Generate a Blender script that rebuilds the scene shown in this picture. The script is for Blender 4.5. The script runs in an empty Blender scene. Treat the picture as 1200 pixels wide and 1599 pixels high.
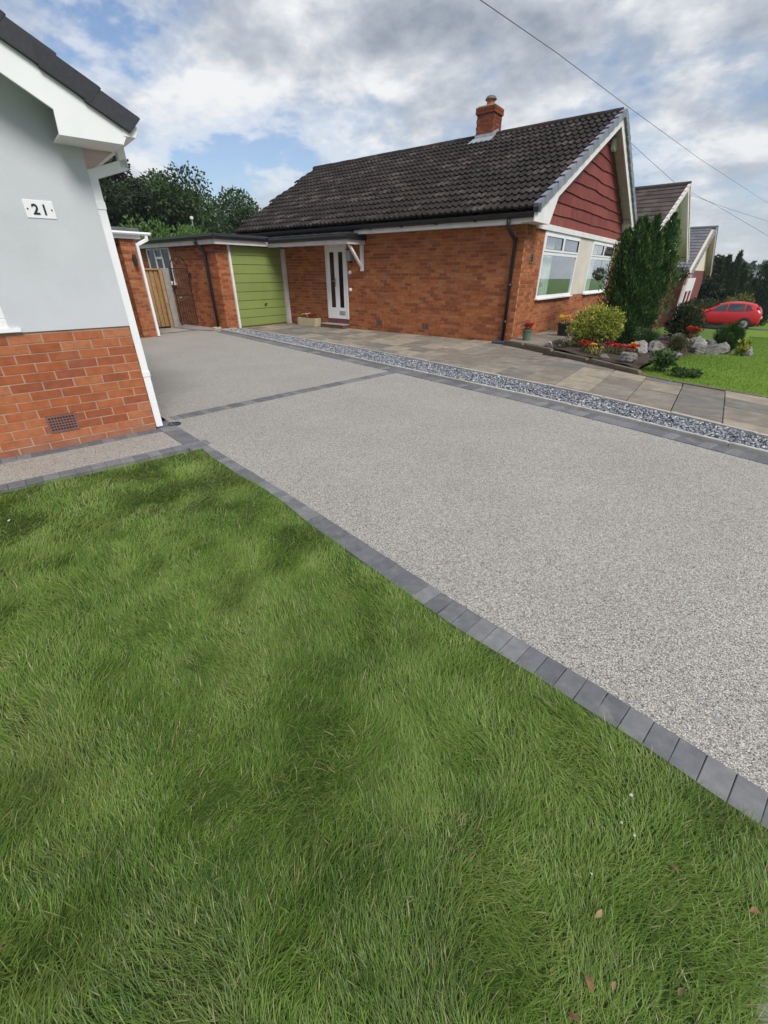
import bpy, bmesh, math, random
import numpy as np
from mathutils import Vector, Matrix

R = math.radians
rnd = random.Random(7)
npr = np.random.default_rng(11)
SC = bpy.context.scene
COL = SC.collection

# ---------------------------------------------------------------- camera, world, sun, exposure
CAM_H = 1.40
F_PX, W_PX, H_PX = 660.0, 1200.0, 1599.0
PITCH = math.atan2(372.0, F_PX)
cam_d = bpy.data.cameras.new('camera')
cam = bpy.data.objects.new('camera', cam_d)
COL.objects.link(cam)
cam.location = (0, 0, CAM_H)
cam.rotation_euler = (math.pi / 2 - PITCH, 0, 0)
cam_d.sensor_fit = 'VERTICAL'
cam_d.sensor_height = 36.0
cam_d.lens = F_PX / H_PX * 36.0
cam_d.clip_start = 0.05
cam_d.clip_end = 2000
SC.camera = cam

SUN_EL, SUN_AZ = R(47), R(150)          # azimuth clockwise from +Y (north)
sun_dir = Vector((math.sin(SUN_AZ) * math.cos(SUN_EL), math.cos(SUN_AZ) * math.cos(SUN_EL), math.sin(SUN_EL)))
sd = bpy.data.lights.new('sun', 'SUN')
sd.energy = 1.5
sd.angle = R(24)
sd.color = (1.0, 0.96, 0.90)
sun = bpy.data.objects.new('sun', sd)
COL.objects.link(sun)
sun.location = (20, -20, 30)
sun.rotation_euler = sun_dir.to_track_quat('Z', 'Y').to_euler()

wd = bpy.data.worlds.new('World')
SC.world = wd
wd.use_nodes = True
nt = wd.node_tree
nt.nodes.clear()
def wn(t, **k):
    n = nt.nodes.new(t)
    for a, b in k.items(): setattr(n, a, b)
    return n
def wl(a, b): nt.links.new(a, b)
def wmath(op, a, b=None, c=None, clamp=False):
    n = wn('ShaderNodeMath', operation=op, use_clamp=clamp)
    for i, v in enumerate((a, b, c)):
        if v is None: continue
        if isinstance(v, (int, float)): n.inputs[i].default_value = v
        else: wl(v, n.inputs[i])
    return n.outputs[0]
w_out = wn('ShaderNodeOutputWorld')
w_bg = wn('ShaderNodeBackground')
w_bg.inputs['Strength'].default_value = 0.1
sky = wn('ShaderNodeTexSky', sky_type='NISHITA')
sky.sun_disc = False
sky.sun_elevation = SUN_EL
sky.sun_rotation = SUN_AZ
sky.air_density = 1.0
sky.dust_density = 0.6
sky.ozone_density = 2.0
tc = wn('ShaderNodeTexCoord')
sep = wn('ShaderNodeSeparateXYZ')
wl(tc.outputs['Generated'], sep.inputs[0])
zc = wmath('MAXIMUM', sep.outputs[2], 0.0)
den = wmath('ADD', zc, 0.30)
comb = wn('ShaderNodeCombineXYZ')
wl(wmath('DIVIDE', sep.outputs[0], den), comb.inputs[0])
wl(wmath('DIVIDE', sep.outputs[1], den), comb.inputs[1])
mapn = wn('ShaderNodeMapping')
mapn.inputs['Location'].default_value = (20.2, 3.1, 5.1)
mapn.inputs['Rotation'].default_value = (0, 0, R(25))
wl(comb.outputs[0], mapn.inputs[0])
def wnoise(scale, detail, rough, dist=0.0):
    n = wn('ShaderNodeTexNoise')
    n.inputs['Scale'].default_value = scale
    n.inputs['Detail'].default_value = detail
    n.inputs['Roughness'].default_value = rough
    n.inputs['Distortion'].default_value = dist
    wl(mapn.outputs[0], n.inputs['Vector'])
    return n.outputs['Fac']
def wramp(fac, stops, interp='LINEAR'):
    n = wn('ShaderNodeValToRGB')
    n.color_ramp.interpolation = interp
    e = n.color_ramp.elements
    while len(e) > 1: e.remove(e[-1])
    e[0].position, e[0].color = stops[0][0], (*stops[0][1], 1)
    for p, c in stops[1:]:
        q = e.new(p); q.color = (*c, 1)
    wl(fac, n.inputs[0])
    return n.outputs[0]
n_big = wnoise(1.9, 7, 0.55, 0.1)
n_det = wnoise(5.2, 8, 0.58, 0.1)
n_lum = wnoise(1.5, 5, 0.5)
cov = wmath('ADD', wmath('MULTIPLY', n_big, 0.72), wmath('MULTIPLY', n_det, 0.28))
mask = wramp(cov, [(0.41, (0, 0, 0)), (0.48, (0.6,) * 3), (0.55, (1, 1, 1))], 'EASE')
lum_in = wmath('ADD', wmath('MULTIPLY', n_lum, 0.55), wmath('MULTIPLY', n_det, 0.45))
cloud = wramp(lum_in, [(0.38, (1.3, 1.5, 1.82)), (0.485, (2.35, 2.55, 2.84)), (0.59, (4.2, 4.22, 4.25))])
sky_gain = wn('ShaderNodeMix', data_type='RGBA', blend_type='MULTIPLY')
sky_gain.inputs[0].default_value = 1.0
wl(sky.outputs[0], sky_gain.inputs[6])
sky_gain.inputs[7].default_value = (0.50, 0.54, 0.58, 1)
mixc = wn('ShaderNodeMix', data_type='RGBA')
wl(mask, mixc.inputs[0]); wl(sky_gain.outputs[2], mixc.inputs[6]); wl(cloud, mixc.inputs[7])
hz = wramp(zc, [(0.0, (0.75,) * 3), (0.16, (0.25,) * 3), (0.4, (0, 0, 0))])
mixh = wn('ShaderNodeMix', data_type='RGBA')
wl(hz, mixh.inputs[0]); wl(mixc.outputs[2], mixh.inputs[6])
mixh.inputs[7].default_value = (2.5, 2.7, 2.95, 1)
wl(mixh.outputs[2], w_bg.inputs['Color'])
wl(w_bg.outputs[0], w_out.inputs[0])

SC.view_settings.view_transform = 'Standard'
SC.view_settings.look = 'None'
SC.view_settings.gamma = 1.0
SC.view_settings.exposure = 1.2
SC.view_settings.use_curve_mapping = False
SC.render.engine = 'CYCLES'
SC.cycles.max_bounces = 6
SC.cycles.transparent_max_bounces = 8
SC.cycles.use_denoising = True

# ---------------------------------------------------------------- helpers
def ray(u, v):
    x = (u - 600) / F_PX; y = (800 - v) / F_PX
    c, s = math.cos(PITCH), math.sin(PITCH)
    return np.array([x, c + y * s, -s + y * c])
def gnd(u, v, z=0.0):
    d = ray(u, v); t = (z - CAM_H) / d[2]
    return d[0] * t, d[1] * t
C0 = np.array([2.919, 10.381])
AX = np.array([0.791, -0.612]); AY = np.array([0.612, 0.791])
ROT_B = math.atan2(AX[1], AX[0])
def loc2w(x, y):
    p = C0 + AX * x + AY * y
    return float(p[0]), float(p[1])
def w2loc(wx, wy):
    d = np.array([wx, wy]) - C0
    return float(d @ AX), float(d @ AY)
def hgt(wx, wy):
    """terrain: level round the drive, falling away towards the road and the houses behind"""
    x, y = w2loc(wx, wy)
    k = max(0.0, y + 0.8)
    z = -0.058 * k if k < 34 else -0.058 * 34 - 0.02 * (k - 34)
    return max(z, -3.0)
def far(u, y):
    """plan position at depth y seen in column u (near the horizon)"""
    d = ray(u, 430)
    return d[0] / d[1] * y, y
def z_at(u, v, y):
    d = ray(u, v)
    return CAM_H + d[2] / d[1] * y

def tag(o, label=None, cat=None, group=None, kind=None):
    if label: o['label'] = label
    if cat: o['category'] = cat
    if group: o['group'] = group
    if kind: o['kind'] = kind
    return o
def empty(name, label, cat, loc=(0, 0, 0), rz=0.0, group=None):
    o = bpy.data.objects.new(name, None)
    o.empty_display_size = 0.2
    COL.objects.link(o)
    o.location = loc; o.rotation_euler = (0, 0, rz)
    return tag(o, label, cat, group)
def link(name, me, parent=None, loc=None, rot=None, scale=None):
    o = bpy.data.objects.new(name, me)
    COL.objects.link(o)
    if parent is not None: o.parent = parent
    if loc is not None: o.location = loc
    if rot is not None: o.rotation_euler = rot
    if scale is not None: o.scale = scale
    return o
def copy_tree(o, parent=None):
    c = o.copy(); COL.objects.link(c)
    if parent is not None: c.parent = parent
    for ch in list(o.children): copy_tree(ch, c)
    return c

class MB:
    def __init__(s): s.v = []; s.f = []; s.t = []; s.cur = 0.0
    def add(s, vs, fs):
        n = len(s.v); s.v += [tuple(p) for p in vs]
        for f in fs: s.f.append(tuple(i + n for i in f)); s.t.append(s.cur)
        return s
    def hexa(s, p):          # 0-3 bottom ring, 4-7 top ring
        return s.add(p, [(3, 2, 1, 0), (4, 5, 6, 7), (0, 1, 5, 4), (1, 2, 6, 5), (2, 3, 7, 6), (3, 0, 4, 7)])
    def box(s, x0, x1, y0, y1, z0, z1):
        return s.hexa([(x0, y0, z0), (x1, y0, z0), (x1, y1, z0), (x0, y1, z0), (x0, y0, z1), (x1, y0, z1), (x1, y1, z1), (x0, y1, z1)])
    def prism(s, pts, axis, t0, t1):
        n = len(pts)
        def P(a, b, t): return {'x': (t, a, b), 'y': (a, t, b), 'z': (a, b, t)}[axis]
        vs = [P(a, b, t0) for a, b in pts] + [P(a, b, t1) for a, b in pts]
        fs = [tuple(range(n - 1, -1, -1)), tuple(range(n, 2 * n))]
        fs += [(i, (i + 1) % n, (i + 1) % n + n, i + n) for i in range(n)]
        return s.add(vs, fs)
    def tube(s, pts, r, n=8, cap=True):
        pts = [Vector(p) for p in pts]; rs = r if isinstance(r, (list, tuple)) else [r] * len(pts)
        vs = []; fs = []
        for i, p in enumerate(pts):
            d = (pts[min(i + 1, len(pts) - 1)] - pts[max(i - 1, 0)]).normalized()
            u = d.cross(Vector((0, 0, 1)))
            if u.length < 0.05: u = d.cross(Vector((0, 1, 0)))
            u.normalize(); w = d.cross(u)
            for k in range(n):
                a = 2 * math.pi * (k + 0.5) / n
                vs.append(p + (u * math.cos(a) + w * math.sin(a)) * rs[i])
        for i in range(len(pts) - 1):
            for k in range(n):
                k2 = (k + 1) % n
                fs.append((i * n + k, i * n + k2, (i + 1) * n + k2, (i + 1) * n + k))
        if cap:
            fs.append(tuple(range(n - 1, -1, -1))); m = (len(pts) - 1) * n
            fs.append(tuple(range(m, m + n)))
        return s.add(vs, fs)
    def bar(s, p, q, w, h):   # rectangular bar from p to q
        p, q = Vector(p), Vector(q); d = (q - p).normalized()
        u = d.cross(Vector((0, 0, 1)))
        if u.length < 0.05: u = Vector((1, 0, 0))
        u.normalize(); n = u.cross(d)
        a, b = u * w / 2, n * h / 2
        return s.hexa([p - a - b, p + a - b, p + a + b, p - a + b, q - a - b, q + a - b, q + a + b, q - a + b])
    def lathe(s, prof, c=(0, 0, 0), n=16, axis='z'):
        vs = []; fs = []
        for r, h in prof:
            for k in range(n):
                a = 2 * math.pi * k / n
                p = (r * math.cos(a), r * math.sin(a), h)
                if axis == 'y': p = (p[0], p[2], p[1])
                if axis == 'x': p = (p[2], p[0], p[1])
                vs.append((p[0] + c[0], p[1] + c[1], p[2] + c[2]))
        for i in range(len(prof) - 1):
            for k in range(n):
                k2 = (k + 1) % n
                fs.append((i * n + k, i * n + k2, (i + 1) * n + k2, (i + 1) * n + k))
        fs.append(tuple(range(n - 1, -1, -1))); m = (len(prof) - 1) * n
        fs.append(tuple(range(m, m + n)))
        return s.add(vs, fs)
    def mesh(s, name, mat, smooth=False):
        me = bpy.data.meshes.new(name)
        me.from_pydata(s.v, [], s.f)
        if any(s.t):
            a = me.attributes.new('tint', 'FLOAT', 'FACE'); a.data.foreach_set('value', s.t)
        if mat: me.materials.append(mat)
        bm = bmesh.new(); bm.from_mesh(me); bmesh.ops.recalc_face_normals(bm, faces=bm.faces); bm.to_mesh(me); bm.free()
        if smooth:
            me.polygons.foreach_set('use_smooth', [True] * len(me.polygons))
        me.update()
        return me
    def build(s, name, mat, parent=None, smooth=False, bevel=0.0, loc=None, rot=None):
        o = link(name, s.mesh(name, mat, smooth), parent, loc, rot)
        if bevel:
            m = o.modifiers.new('edge', 'BEVEL'); m.width = bevel; m.segments = 2; m.limit_method = 'ANGLE'
        return o

def npmesh(name, v, quads=None, tris=None, tint=None, mat=None, smooth=True):
    """fast mesh: v (N,3), quads (M,4), tris (K,3), tint per vertex"""
    me = bpy.data.meshes.new(name)
    nq = 0 if quads is None else len(quads); ntr = 0 if tris is None else len(tris)
    idx = np.concatenate([a.ravel() for a in (quads, tris) if a is not None]).astype(np.int32)
    tot = np.concatenate([np.full(nq, 4), np.full(ntr, 3)]).astype(np.int32)
    start = np.concatenate([[0], np.cumsum(tot)[:-1]]).astype(np.int32)
    me.vertices.add(len(v)); me.vertices.foreach_set('co', np.asarray(v, np.float32).ravel())
    me.loops.add(len(idx)); me.loops.foreach_set('vertex_index', idx)
    me.polygons.add(len(tot)); me.polygons.foreach_set('loop_start', start)
    me.polygons.foreach_set('loop_total', tot)
    me.polygons.foreach_set('use_smooth', np.full(len(tot), smooth))
    if tint is not None:
        a = me.attributes.new('tint', 'FLOAT', 'POINT'); a.data.foreach_set('value', np.asarray(tint, np.float32))
    if mat: me.materials.append(mat)
    me.update(calc_edges=True); me.validate()
    return me

def vnoise(x, y, scale, seed=0):
    """smooth value noise 0..1 on numpy arrays"""
    g = np.random.default_rng(seed).random((64, 64))
    x = np.asarray(x) * scale + 17.3; y = np.asarray(y) * scale + 9.1
    xi = np.floor(x).astype(int); yi = np.floor(y).astype(int)
    fx = x - xi; fy = y - yi
    fx = fx * fx * (3 - 2 * fx); fy = fy * fy * (3 - 2 * fy)
    a = g[xi % 64, yi % 64]; b = g[(xi + 1) % 64, yi % 64]; c = g[xi % 64, (yi + 1) % 64]; d = g[(xi + 1) % 64, (yi + 1) % 64]
    return (a * (1 - fx) + b * fx) * (1 - fy) + (c * (1 - fx) + d * fx) * fy
def in_poly(px, py, poly):
    inside = np.zeros(len(px), bool); n = len(poly); j = n - 1
    for i in range(n):
        xi, yi = poly[i]; xj, yj = poly[j]
        c = ((yi > py) != (yj > py)) & (px < (xj - xi) * (py - yi) / (yj - yi + 1e-12) + xi)
        inside ^= c; j = i
    return inside

# ---------------------------------------------------------------- materials
def ramp_node(t, stops, fac, interp='LINEAR'):
    n = t.nodes.new('ShaderNodeValToRGB'); e = n.color_ramp.elements
    n.color_ramp.interpolation = interp
    while len(e) > 1: e.remove(e[-1])
    e[0].position, e[0].color = stops[0][0], (*stops[0][1], 1)
    for p, c in stops[1:]:
        q = e.new(p); q.color = (*c, 1)
    t.links.new(fac, n.inputs[0])
    return n.outputs[0]
def noise_node(t, vec, scale, detail=4, rough=0.55, dist=0.0):
    n = t.nodes.new('ShaderNodeTexNoise')
    n.inputs['Scale'].default_value = scale; n.inputs['Detail'].default_value = detail
    n.inputs['Roughness'].default_value = rough; n.inputs['Distortion'].default_value = dist
    if vec is not None: t.links.new(vec, n.inputs['Vector'])
    return n.outputs['Fac']
def math_node(t, op, a, b=0.0, clamp=False):
    n = t.nodes.new('ShaderNodeMath'); n.operation = op; n.use_clamp = clamp
    for i, v in enumerate((a, b)):
        if isinstance(v, (int, float)): n.inputs[i].default_value = v
        else: t.links.new(v, n.inputs[i])
    return n.outputs[0]
def mix_node(t, fac, a, b, blend='MIX'):
    n = t.nodes.new('ShaderNodeMix'); n.data_type = 'RGBA'; n.blend_type = blend
    for i, v in ((0, fac), (6, a), (7, b)):
        if isinstance(v, (int, float)): n.inputs[i].default_value = v
        elif isinstance(v, tuple): n.inputs[i].default_value = (*v, 1) if len(v) == 3 else v
        else: t.links.new(v, n.inputs[i])
    return n.outputs[2]
def new_mat(name):
    m = bpy.data.materials.new(name); m.use_nodes = True
    t = m.node_tree; b = t.nodes['Principled BSDF']
    g = t.nodes.new('ShaderNodeNewGeometry')
    return m, t, b, g.outputs['Position']
def bump_node(t, b, h, strength, dist):
    n = t.nodes.new('ShaderNodeBump'); n.inputs['Strength'].default_value = strength; n.inputs['Distance'].default_value = dist
    t.links.new(h, n.inputs['Height']); t.links.new(n.outputs[0], b.inputs['Normal'])
def rand_fac(t):
    o = t.nodes.new('ShaderNodeObjectInfo'); a = t.nodes.new('ShaderNodeAttribute'); a.attribute_name = 'tint'
    return math_node(t, 'FRACT', math_node(t, 'ADD', o.outputs['Random'], a.outputs['Fac']))
def simple(name, col, rough=0.6, var=0.12, scale=6.0, bump=0.0, bscale=60.0, metal=0.0, spec=None, dirt=None, dirt_amt=0.4, dirt_scale=2.0):
    """painted or plain surface: colour, slight mottling, fine relief, optional dirt"""
    m, t, b, pos = new_mat(name)
    n1 = noise_node(t, pos, scale, 5)
    lo = tuple(c * (1 - var) for c in col); hi = tuple(min(1, c * (1 + var)) for c in col)
    c = ramp_node(t, [(0.3, lo), (0.7, hi)], n1)
    if dirt:
        n2 = noise_node(t, pos, dirt_scale, 7, 0.65)
        f = ramp_node(t, [(0.48, (0, 0, 0)), (0.72, (dirt_amt,) * 3)], n2)
        c = mix_node(t, f, c, dirt)
    t.links.new(c, b.inputs['Base Color'])
    b.inputs['Roughness'].default_value = rough; b.inputs['Metallic'].default_value = metal
    if spec is not None: b.inputs['Specular IOR Level'].default_value = spec
    if bump: bump_node(t, b, noise_node(t, pos, bscale, 4), bump, 0.01)
    return m
def pieces(name, cols, rough=0.85, mott=0.25, scale=25.0, bump=0.3, bscale=120.0, dirt=None, dirt_scale=3.0, dirt_rng=(0.5, 0.75), dirt_amt=0.7):
    """bricks, pavers, slabs, tiles: every piece takes its own colour from the list"""
    m, t, b, pos = new_mat(name)
    n = len(cols)
    c = ramp_node(t, [(i / n, cols[i]) for i in range(n)], rand_fac(t), 'CONSTANT')
    nz = noise_node(t, pos, scale, 5, 0.6)
    k = ramp_node(t, [(0.25, (1 - mott,) * 3), (0.75, (1 + mott,) * 3)], nz)
    c = mix_node(t, 1.0, c, k, 'MULTIPLY')
    if dirt:
        f = ramp_node(t, [(dirt_rng[0], (0, 0, 0)), (dirt_rng[1], (dirt_amt,) * 3)], noise_node(t, pos, dirt_scale, 7, 0.65))
        c = mix_node(t, f, c, dirt)
    t.links.new(c, b.inputs['Base Color'])
    b.inputs['Roughness'].default_value = rough
    b.inputs['Specular IOR Level'].default_value = 0.3
    bump_node(t, b, noise_node(t, pos, bscale, 5, 0.6), bump, 0.006)
    return m
def leafy(name, stops, rough=0.5, trans=0.25, pos_scale=None, pos_col=None, pos_rng=(0.5, 0.7), spec=0.3):
    """foliage: every leaf takes a colour from the ramp by its own tint; broad patches by place"""
    m, t, b, pos = new_mat(name)
    a = t.nodes.new('ShaderNodeAttribute'); a.attribute_name = 'tint'
    c = ramp_node(t, stops, a.outputs['Fac'])
    if pos_scale:
        f = ramp_node(t, [(pos_rng[0], (0, 0, 0)), (pos_rng[1], (1, 1, 1))], noise_node(t, pos, pos_scale, 4, 0.6))
        c = mix_node(t, math_node(t, 'MULTIPLY', f, 0.7), c, pos_col)
    t.links.new(c, b.inputs['Base Color'])
    b.inputs['Roughness'].default_value = rough
    b.inputs['Specular IOR Level'].default_value = spec
    if trans:
        tr = t.nodes.new('ShaderNodeBsdfTranslucent'); t.links.new(c, tr.inputs[0])
        mx = t.nodes.new('ShaderNodeMixShader'); mx.inputs[0].default_value = trans
        t.links.new(b.outputs[0], mx.inputs[1]); t.links.new(tr.outputs[0], mx.inputs[2])
        t.links.new(mx.outputs[0], t.nodes['Material Output'].inputs[0])
    return m
def glass(name, tint=(0.75, 0.85, 0.82), refl=0.12):
    m, t, b, pos = new_mat(name)
    t.nodes.remove(b)
    tr = t.nodes.new('ShaderNodeBsdfTransparent'); tr.inputs[0].default_value = (*tint, 1)
    gl = t.nodes.new('ShaderNodeBsdfGlossy'); gl.inputs['Roughness'].default_value = 0.01
    gl.inputs[0].default_value = (0.95, 0.98, 1, 1)
    lw_ = t.nodes.new('ShaderNodeLayerWeight'); lw_.inputs['Blend'].default_value = 0.5
    mx = t.nodes.new('ShaderNodeMixShader')
    t.links.new(math_node(t, 'ADD', math_node(t, 'POWER', lw_.outputs['Facing'], 2.4), refl, True), mx.inputs[0])
    t.links.new(tr.outputs[0], mx.inputs[1]); t.links.new(gl.outputs[0], mx.inputs[2])
    t.links.new(mx.outputs[0], t.nodes['Material Output'].inputs[0])
    return m

M = {}
BR = [(0.355, 0.108, 0.042), (0.325, 0.092, 0.036), (0.385, 0.130, 0.055), (0.30, 0.088, 0.038), (0.365, 0.116, 0.045), (0.34, 0.10, 0.038), (0.385, 0.145, 0.070), (0.275, 0.080, 0.038)]
M['brick'] = pieces('red_brick', BR, 0.9, 0.22, 18, 0.35, 140, (0.40, 0.24, 0.16), 2.2, (0.55, 0.8), 0.5)
def splash(m, top):
    t = m.node_tree; b = t.nodes['Principled BSDF']
    pos = [n for n in t.nodes if n.type == 'NEW_GEOMETRY'][0].outputs['Position']
    sp = t.nodes.new('ShaderNodeSeparateXYZ'); t.links.new(pos, sp.inputs[0])
    hh = math_node(t, 'ADD', math_node(t, 'DIVIDE', sp.outputs[2], top), math_node(t, 'MULTIPLY', noise_node(t, pos, 5.0, 6, 0.7), 1.3))
    f = ramp_node(t, [(0.62, (0.6,) * 3), (1.15, (0, 0, 0))], hh)
    old = b.inputs['Base Color'].links[0].from_socket
    t.links.new(mix_node(t, f, old, (0.30, 0.185, 0.135)), b.inputs['Base Color'])
splash(M['brick'], 0.42)
M['brick_old'] = pieces('weathered_brick', [(c[0] * .97 * k, c[1] * 1.03 * k, c[2] * .92 * k) for c, k in zip(BR, (1, .92, 1.07, .84, 1.0, 1.08, .95, .88))], 0.9, 0.32, 14, 0.35, 140, (0.19, 0.075, 0.038), 0.9, (0.48, 0.78), 0.35)
M['brick_dark'] = pieces('sooty_red_brick', [(c[0] * .62, c[1] * .52, c[2] * .55) for c in BR], 0.9, 0.3, 14, 0.35, 140, (0.05, 0.03, 0.022), 2.5, (0.45, 0.7), 0.6)
M['mortar'] = simple('mortar', (0.42, 0.295, 0.205), 0.95, 0.2, 8, 0.4, 180)
M['mortar_old'] = simple('brown_mortar', (0.36, 0.225, 0.145), 0.95, 0.25, 8, 0.4, 180)
M['render'] = simple('grey_white_render', (0.55, 0.57, 0.60), 0.92, 0.03, 1.2, 0.35, 210, dirt=(0.40, 0.42, 0.44), dirt_amt=0.35, dirt_scale=1.6)
M['upvc'] = simple('white_plastic', (0.80, 0.81, 0.82), 0.35, 0.03, 3)
M['white_paint'] = simple('white_painted_timber', (0.74, 0.73, 0.72), 0.5, 0.07, 5, 0.1, 60, dirt=(0.45, 0.40, 0.36), dirt_amt=0.3)
M['pink_white'] = simple('weathered_pinkish_white_paint', (0.66, 0.60, 0.60), 0.55, 0.1, 5, dirt=(0.40, 0.33, 0.32), dirt_amt=0.45)
M['soffit'] = simple('soffit_board', (0.55, 0.46, 0.43), 0.6, 0.08, 4)
M['black_plastic'] = simple('black_plastic', (0.016, 0.016, 0.018), 0.35, 0.2, 8)
M['black_iron'] = simple('black_iron', (0.02, 0.018, 0.017), 0.5, 0.3, 20)
M['dark_tile'] = pieces('anthracite_tile', [(0.040, 0.041, 0.048), (0.046, 0.046, 0.054), (0.036, 0.037, 0.044)], 0.75, 0.2, 40, 0.4, 260)
M['tile'] = pieces('weathered_concrete_roof_tile', [(0.030, 0.023, 0.021), (0.040, 0.031, 0.028), (0.023, 0.018, 0.017), (0.034, 0.025, 0.023), (0.062, 0.051, 0.046)], 0.9, 0.5, 9, 0.7, 60, (0.016, 0.014, 0.012), 3.4, (0.45, 0.60), 0.9)
M['slate_tile'] = pieces('grey_roof_tile', [(0.13, 0.13, 0.15), (0.15, 0.15, 0.17), (0.12, 0.12, 0.14)], 0.8, 0.15, 8, 0.3, 60)
M['brown_tile'] = pieces('brown_roof_tile', [(0.075, 0.058, 0.052), (0.09, 0.07, 0.062), (0.06, 0.047, 0.044)], 0.9, 0.35, 6, 0.5, 40, (0.03, 0.026, 0.022), 2.0)
M['verge'] = pieces('blue_grey_verge_unit', [(0.20, 0.215, 0.26), (0.23, 0.24, 0.28), (0.18, 0.195, 0.235)], 0.6, 0.12, 8, 0.15, 80)
M['red_board'] = pieces('red_painted_board', [(0.185, 0.040, 0.032), (0.215, 0.050, 0.040), (0.165, 0.035, 0.029), (0.20, 0.046, 0.037)], 0.75, 0.2, 5, 0.4, 60)
def board_grain():
    m = M['red_board']; t = m.node_tree; b = t.nodes['Principled BSDF']
    pos = [n for n in t.nodes if n.type == 'NEW_GEOMETRY'][0].outputs['Position']
    mp = t.nodes.new('ShaderNodeMapping'); mp.inputs['Scale'].default_value = (16, 16, 1.6)
    t.links.new(pos, mp.inputs[0])
    f = ramp_node(t, [(0.50, (0, 0, 0)), (0.72, (0.55,) * 3)], noise_node(t, mp.outputs[0], 1.0, 6, 0.65))
    old = b.inputs['Base Color'].links[0].from_socket
    t.links.new(mix_node(t, f, old, (0.30, 0.115, 0.095)), b.inputs['Base Color'])
board_grain()
M['cream'] = simple('cream_panel', (0.62, 0.57, 0.49), 0.7, 0.06, 2, dirt=(0.42, 0.36, 0.28), dirt_amt=0.35, dirt_scale=1.5)
M['green_door'] = simple('olive_green_paint', (0.225, 0.285, 0.085), 0.42, 0.05, 3, dirt=(0.16, 0.205, 0.065), dirt_amt=0.4, dirt_scale=1.3)
M['felt'] = simple('grey_roof_felt', (0.10, 0.105, 0.115), 0.9, 0.25, 6, 0.3, 80, dirt=(0.18, 0.18, 0.19), dirt_amt=0.5)
M['black_felt'] = simple('black_roof_felt', (0.022, 0.024, 0.026), 0.75, 0.4, 6, 0.4, 50, dirt=(0.10, 0.11, 0.115), dirt_amt=0.6, dirt_scale=4)
M['lead'] = simple('lead_flashing', (0.36, 0.39, 0.43), 0.5, 0.15, 8, 0.2, 40, 0.3)
M['terracotta'] = simple('terracotta', (0.36, 0.12, 0.06), 0.8, 0.2, 8, 0.2, 60)
M['vent'] = simple('purple_brown_airbrick', (0.17, 0.085, 0.075), 0.8, 0.15, 12)
M['hole_shade'] = simple('hole_shade_black', (0.010, 0.009, 0.009), 0.9)  # near-black colour standing in for the shade inside openings
M['dark_glass'] = simple('dark_door_glass', (0.012, 0.014, 0.013), 0.08, 0.1, 4, spec=0.6)
M['glass'] = glass('window_glass', (0.96, 0.98, 0.97), 0.03)
M['curtain'] = simple('pale_green_curtain', (0.72, 0.80, 0.74), 0.9, 0.15, 3)
M['interior'] = simple('dim_room', (0.10, 0.11, 0.10), 0.9, 0.3, 2)
M['chrome'] = simple('bright_metal', (0.6, 0.6, 0.6), 0.25, metal=1.0)
M['stone'] = pieces('pale_grey_stone', [(0.22, 0.21, 0.20), (0.165, 0.155, 0.15), (0.27, 0.26, 0.25), (0.14, 0.128, 0.115)], 0.9, 0.45, 9, 0.9, 30, (0.10, 0.09, 0.075), 7, (0.5, 0.66), 0.8)
M['trough'] = simple('pale_stone_trough', (0.48, 0.40, 0.27), 0.9, 0.15, 14, 0.6, 70)
M['timber'] = pieces('treated_fence_timber', [(0.36, 0.22, 0.095), (0.40, 0.25, 0.11), (0.32, 0.19, 0.08), (0.38, 0.23, 0.12)], 0.8, 0.25, 12, 0.3, 60, (0.16, 0.085, 0.035), 5, (0.56, 0.7), 0.8)
M['grey_timber'] = simple('weathered_post', (0.30, 0.29, 0.26), 0.9, 0.2, 10, 0.3, 50)
M['step'] = simple('dark_red_step', (0.13, 0.055, 0.045), 0.7, 0.2, 8)
M['grey_slab'] = simple('grey_step_top', (0.28, 0.25, 0.24), 0.85, 0.15, 8)
M['blue_plastic'] = simple('dark_blue_plastic', (0.045, 0.055, 0.10), 0.5, 0.2, 8)
M['plate'] = simple('white_number_plate', (0.78, 0.79, 0.80), 0.25, 0.02, 4)
M['ink'] = simple('black_figures', (0.012, 0.012, 0.018), 0.4)
M['pot_green'] = simple('green_glazed_pot', (0.10, 0.15, 0.11), 0.4, 0.25, 8)
M['pot_black'] = simple('black_pot', (0.012, 0.013, 0.016), 0.35)
M['paver'] = pieces('charcoal_block_paver', [(0.142, 0.146, 0.156), (0.170, 0.173, 0.181), (0.118, 0.122, 0.132), (0.19, 0.192, 0.198), (0.132, 0.136, 0.146)], 0.85, 0.2, 22, 0.3, 300, (0.34, 0.33, 0.31), 7, (0.56, 0.80), 0.55)
M['kerb'] = pieces('concrete_edging', [(0.40, 0.385, 0.35), (0.36, 0.34, 0.31), (0.44, 0.42, 0.385)], 0.9, 0.18, 14, 0.3, 160, (0.27, 0.23, 0.18), 5, (0.5, 0.75), 0.6)
M['slab'] = pieces('mixed_riven_slab', [(0.215, 0.185, 0.148), (0.170, 0.154, 0.130), (0.25, 0.215, 0.168), (0.155, 0.148, 0.130), (0.195, 0.164, 0.137), (0.285, 0.245, 0.188), (0.185, 0.158, 0.130), (0.215, 0.195, 0.162)], 0.85, 0.3, 5, 0.5, 45, (0.42, 0.39, 0.33), 2.6, (0.60, 0.72), 0.5)
M['edging'] = simple('mossy_brown_edging', (0.13, 0.105, 0.075), 0.95, 0.3, 9, 0.6, 40, dirt=(0.07, 0.08, 0.03), dirt_amt=0.7)
M['soil'] = simple('dark_soil', (0.045, 0.030, 0.020), 0.95, 0.45, 25, 0.9, 60)
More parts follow.
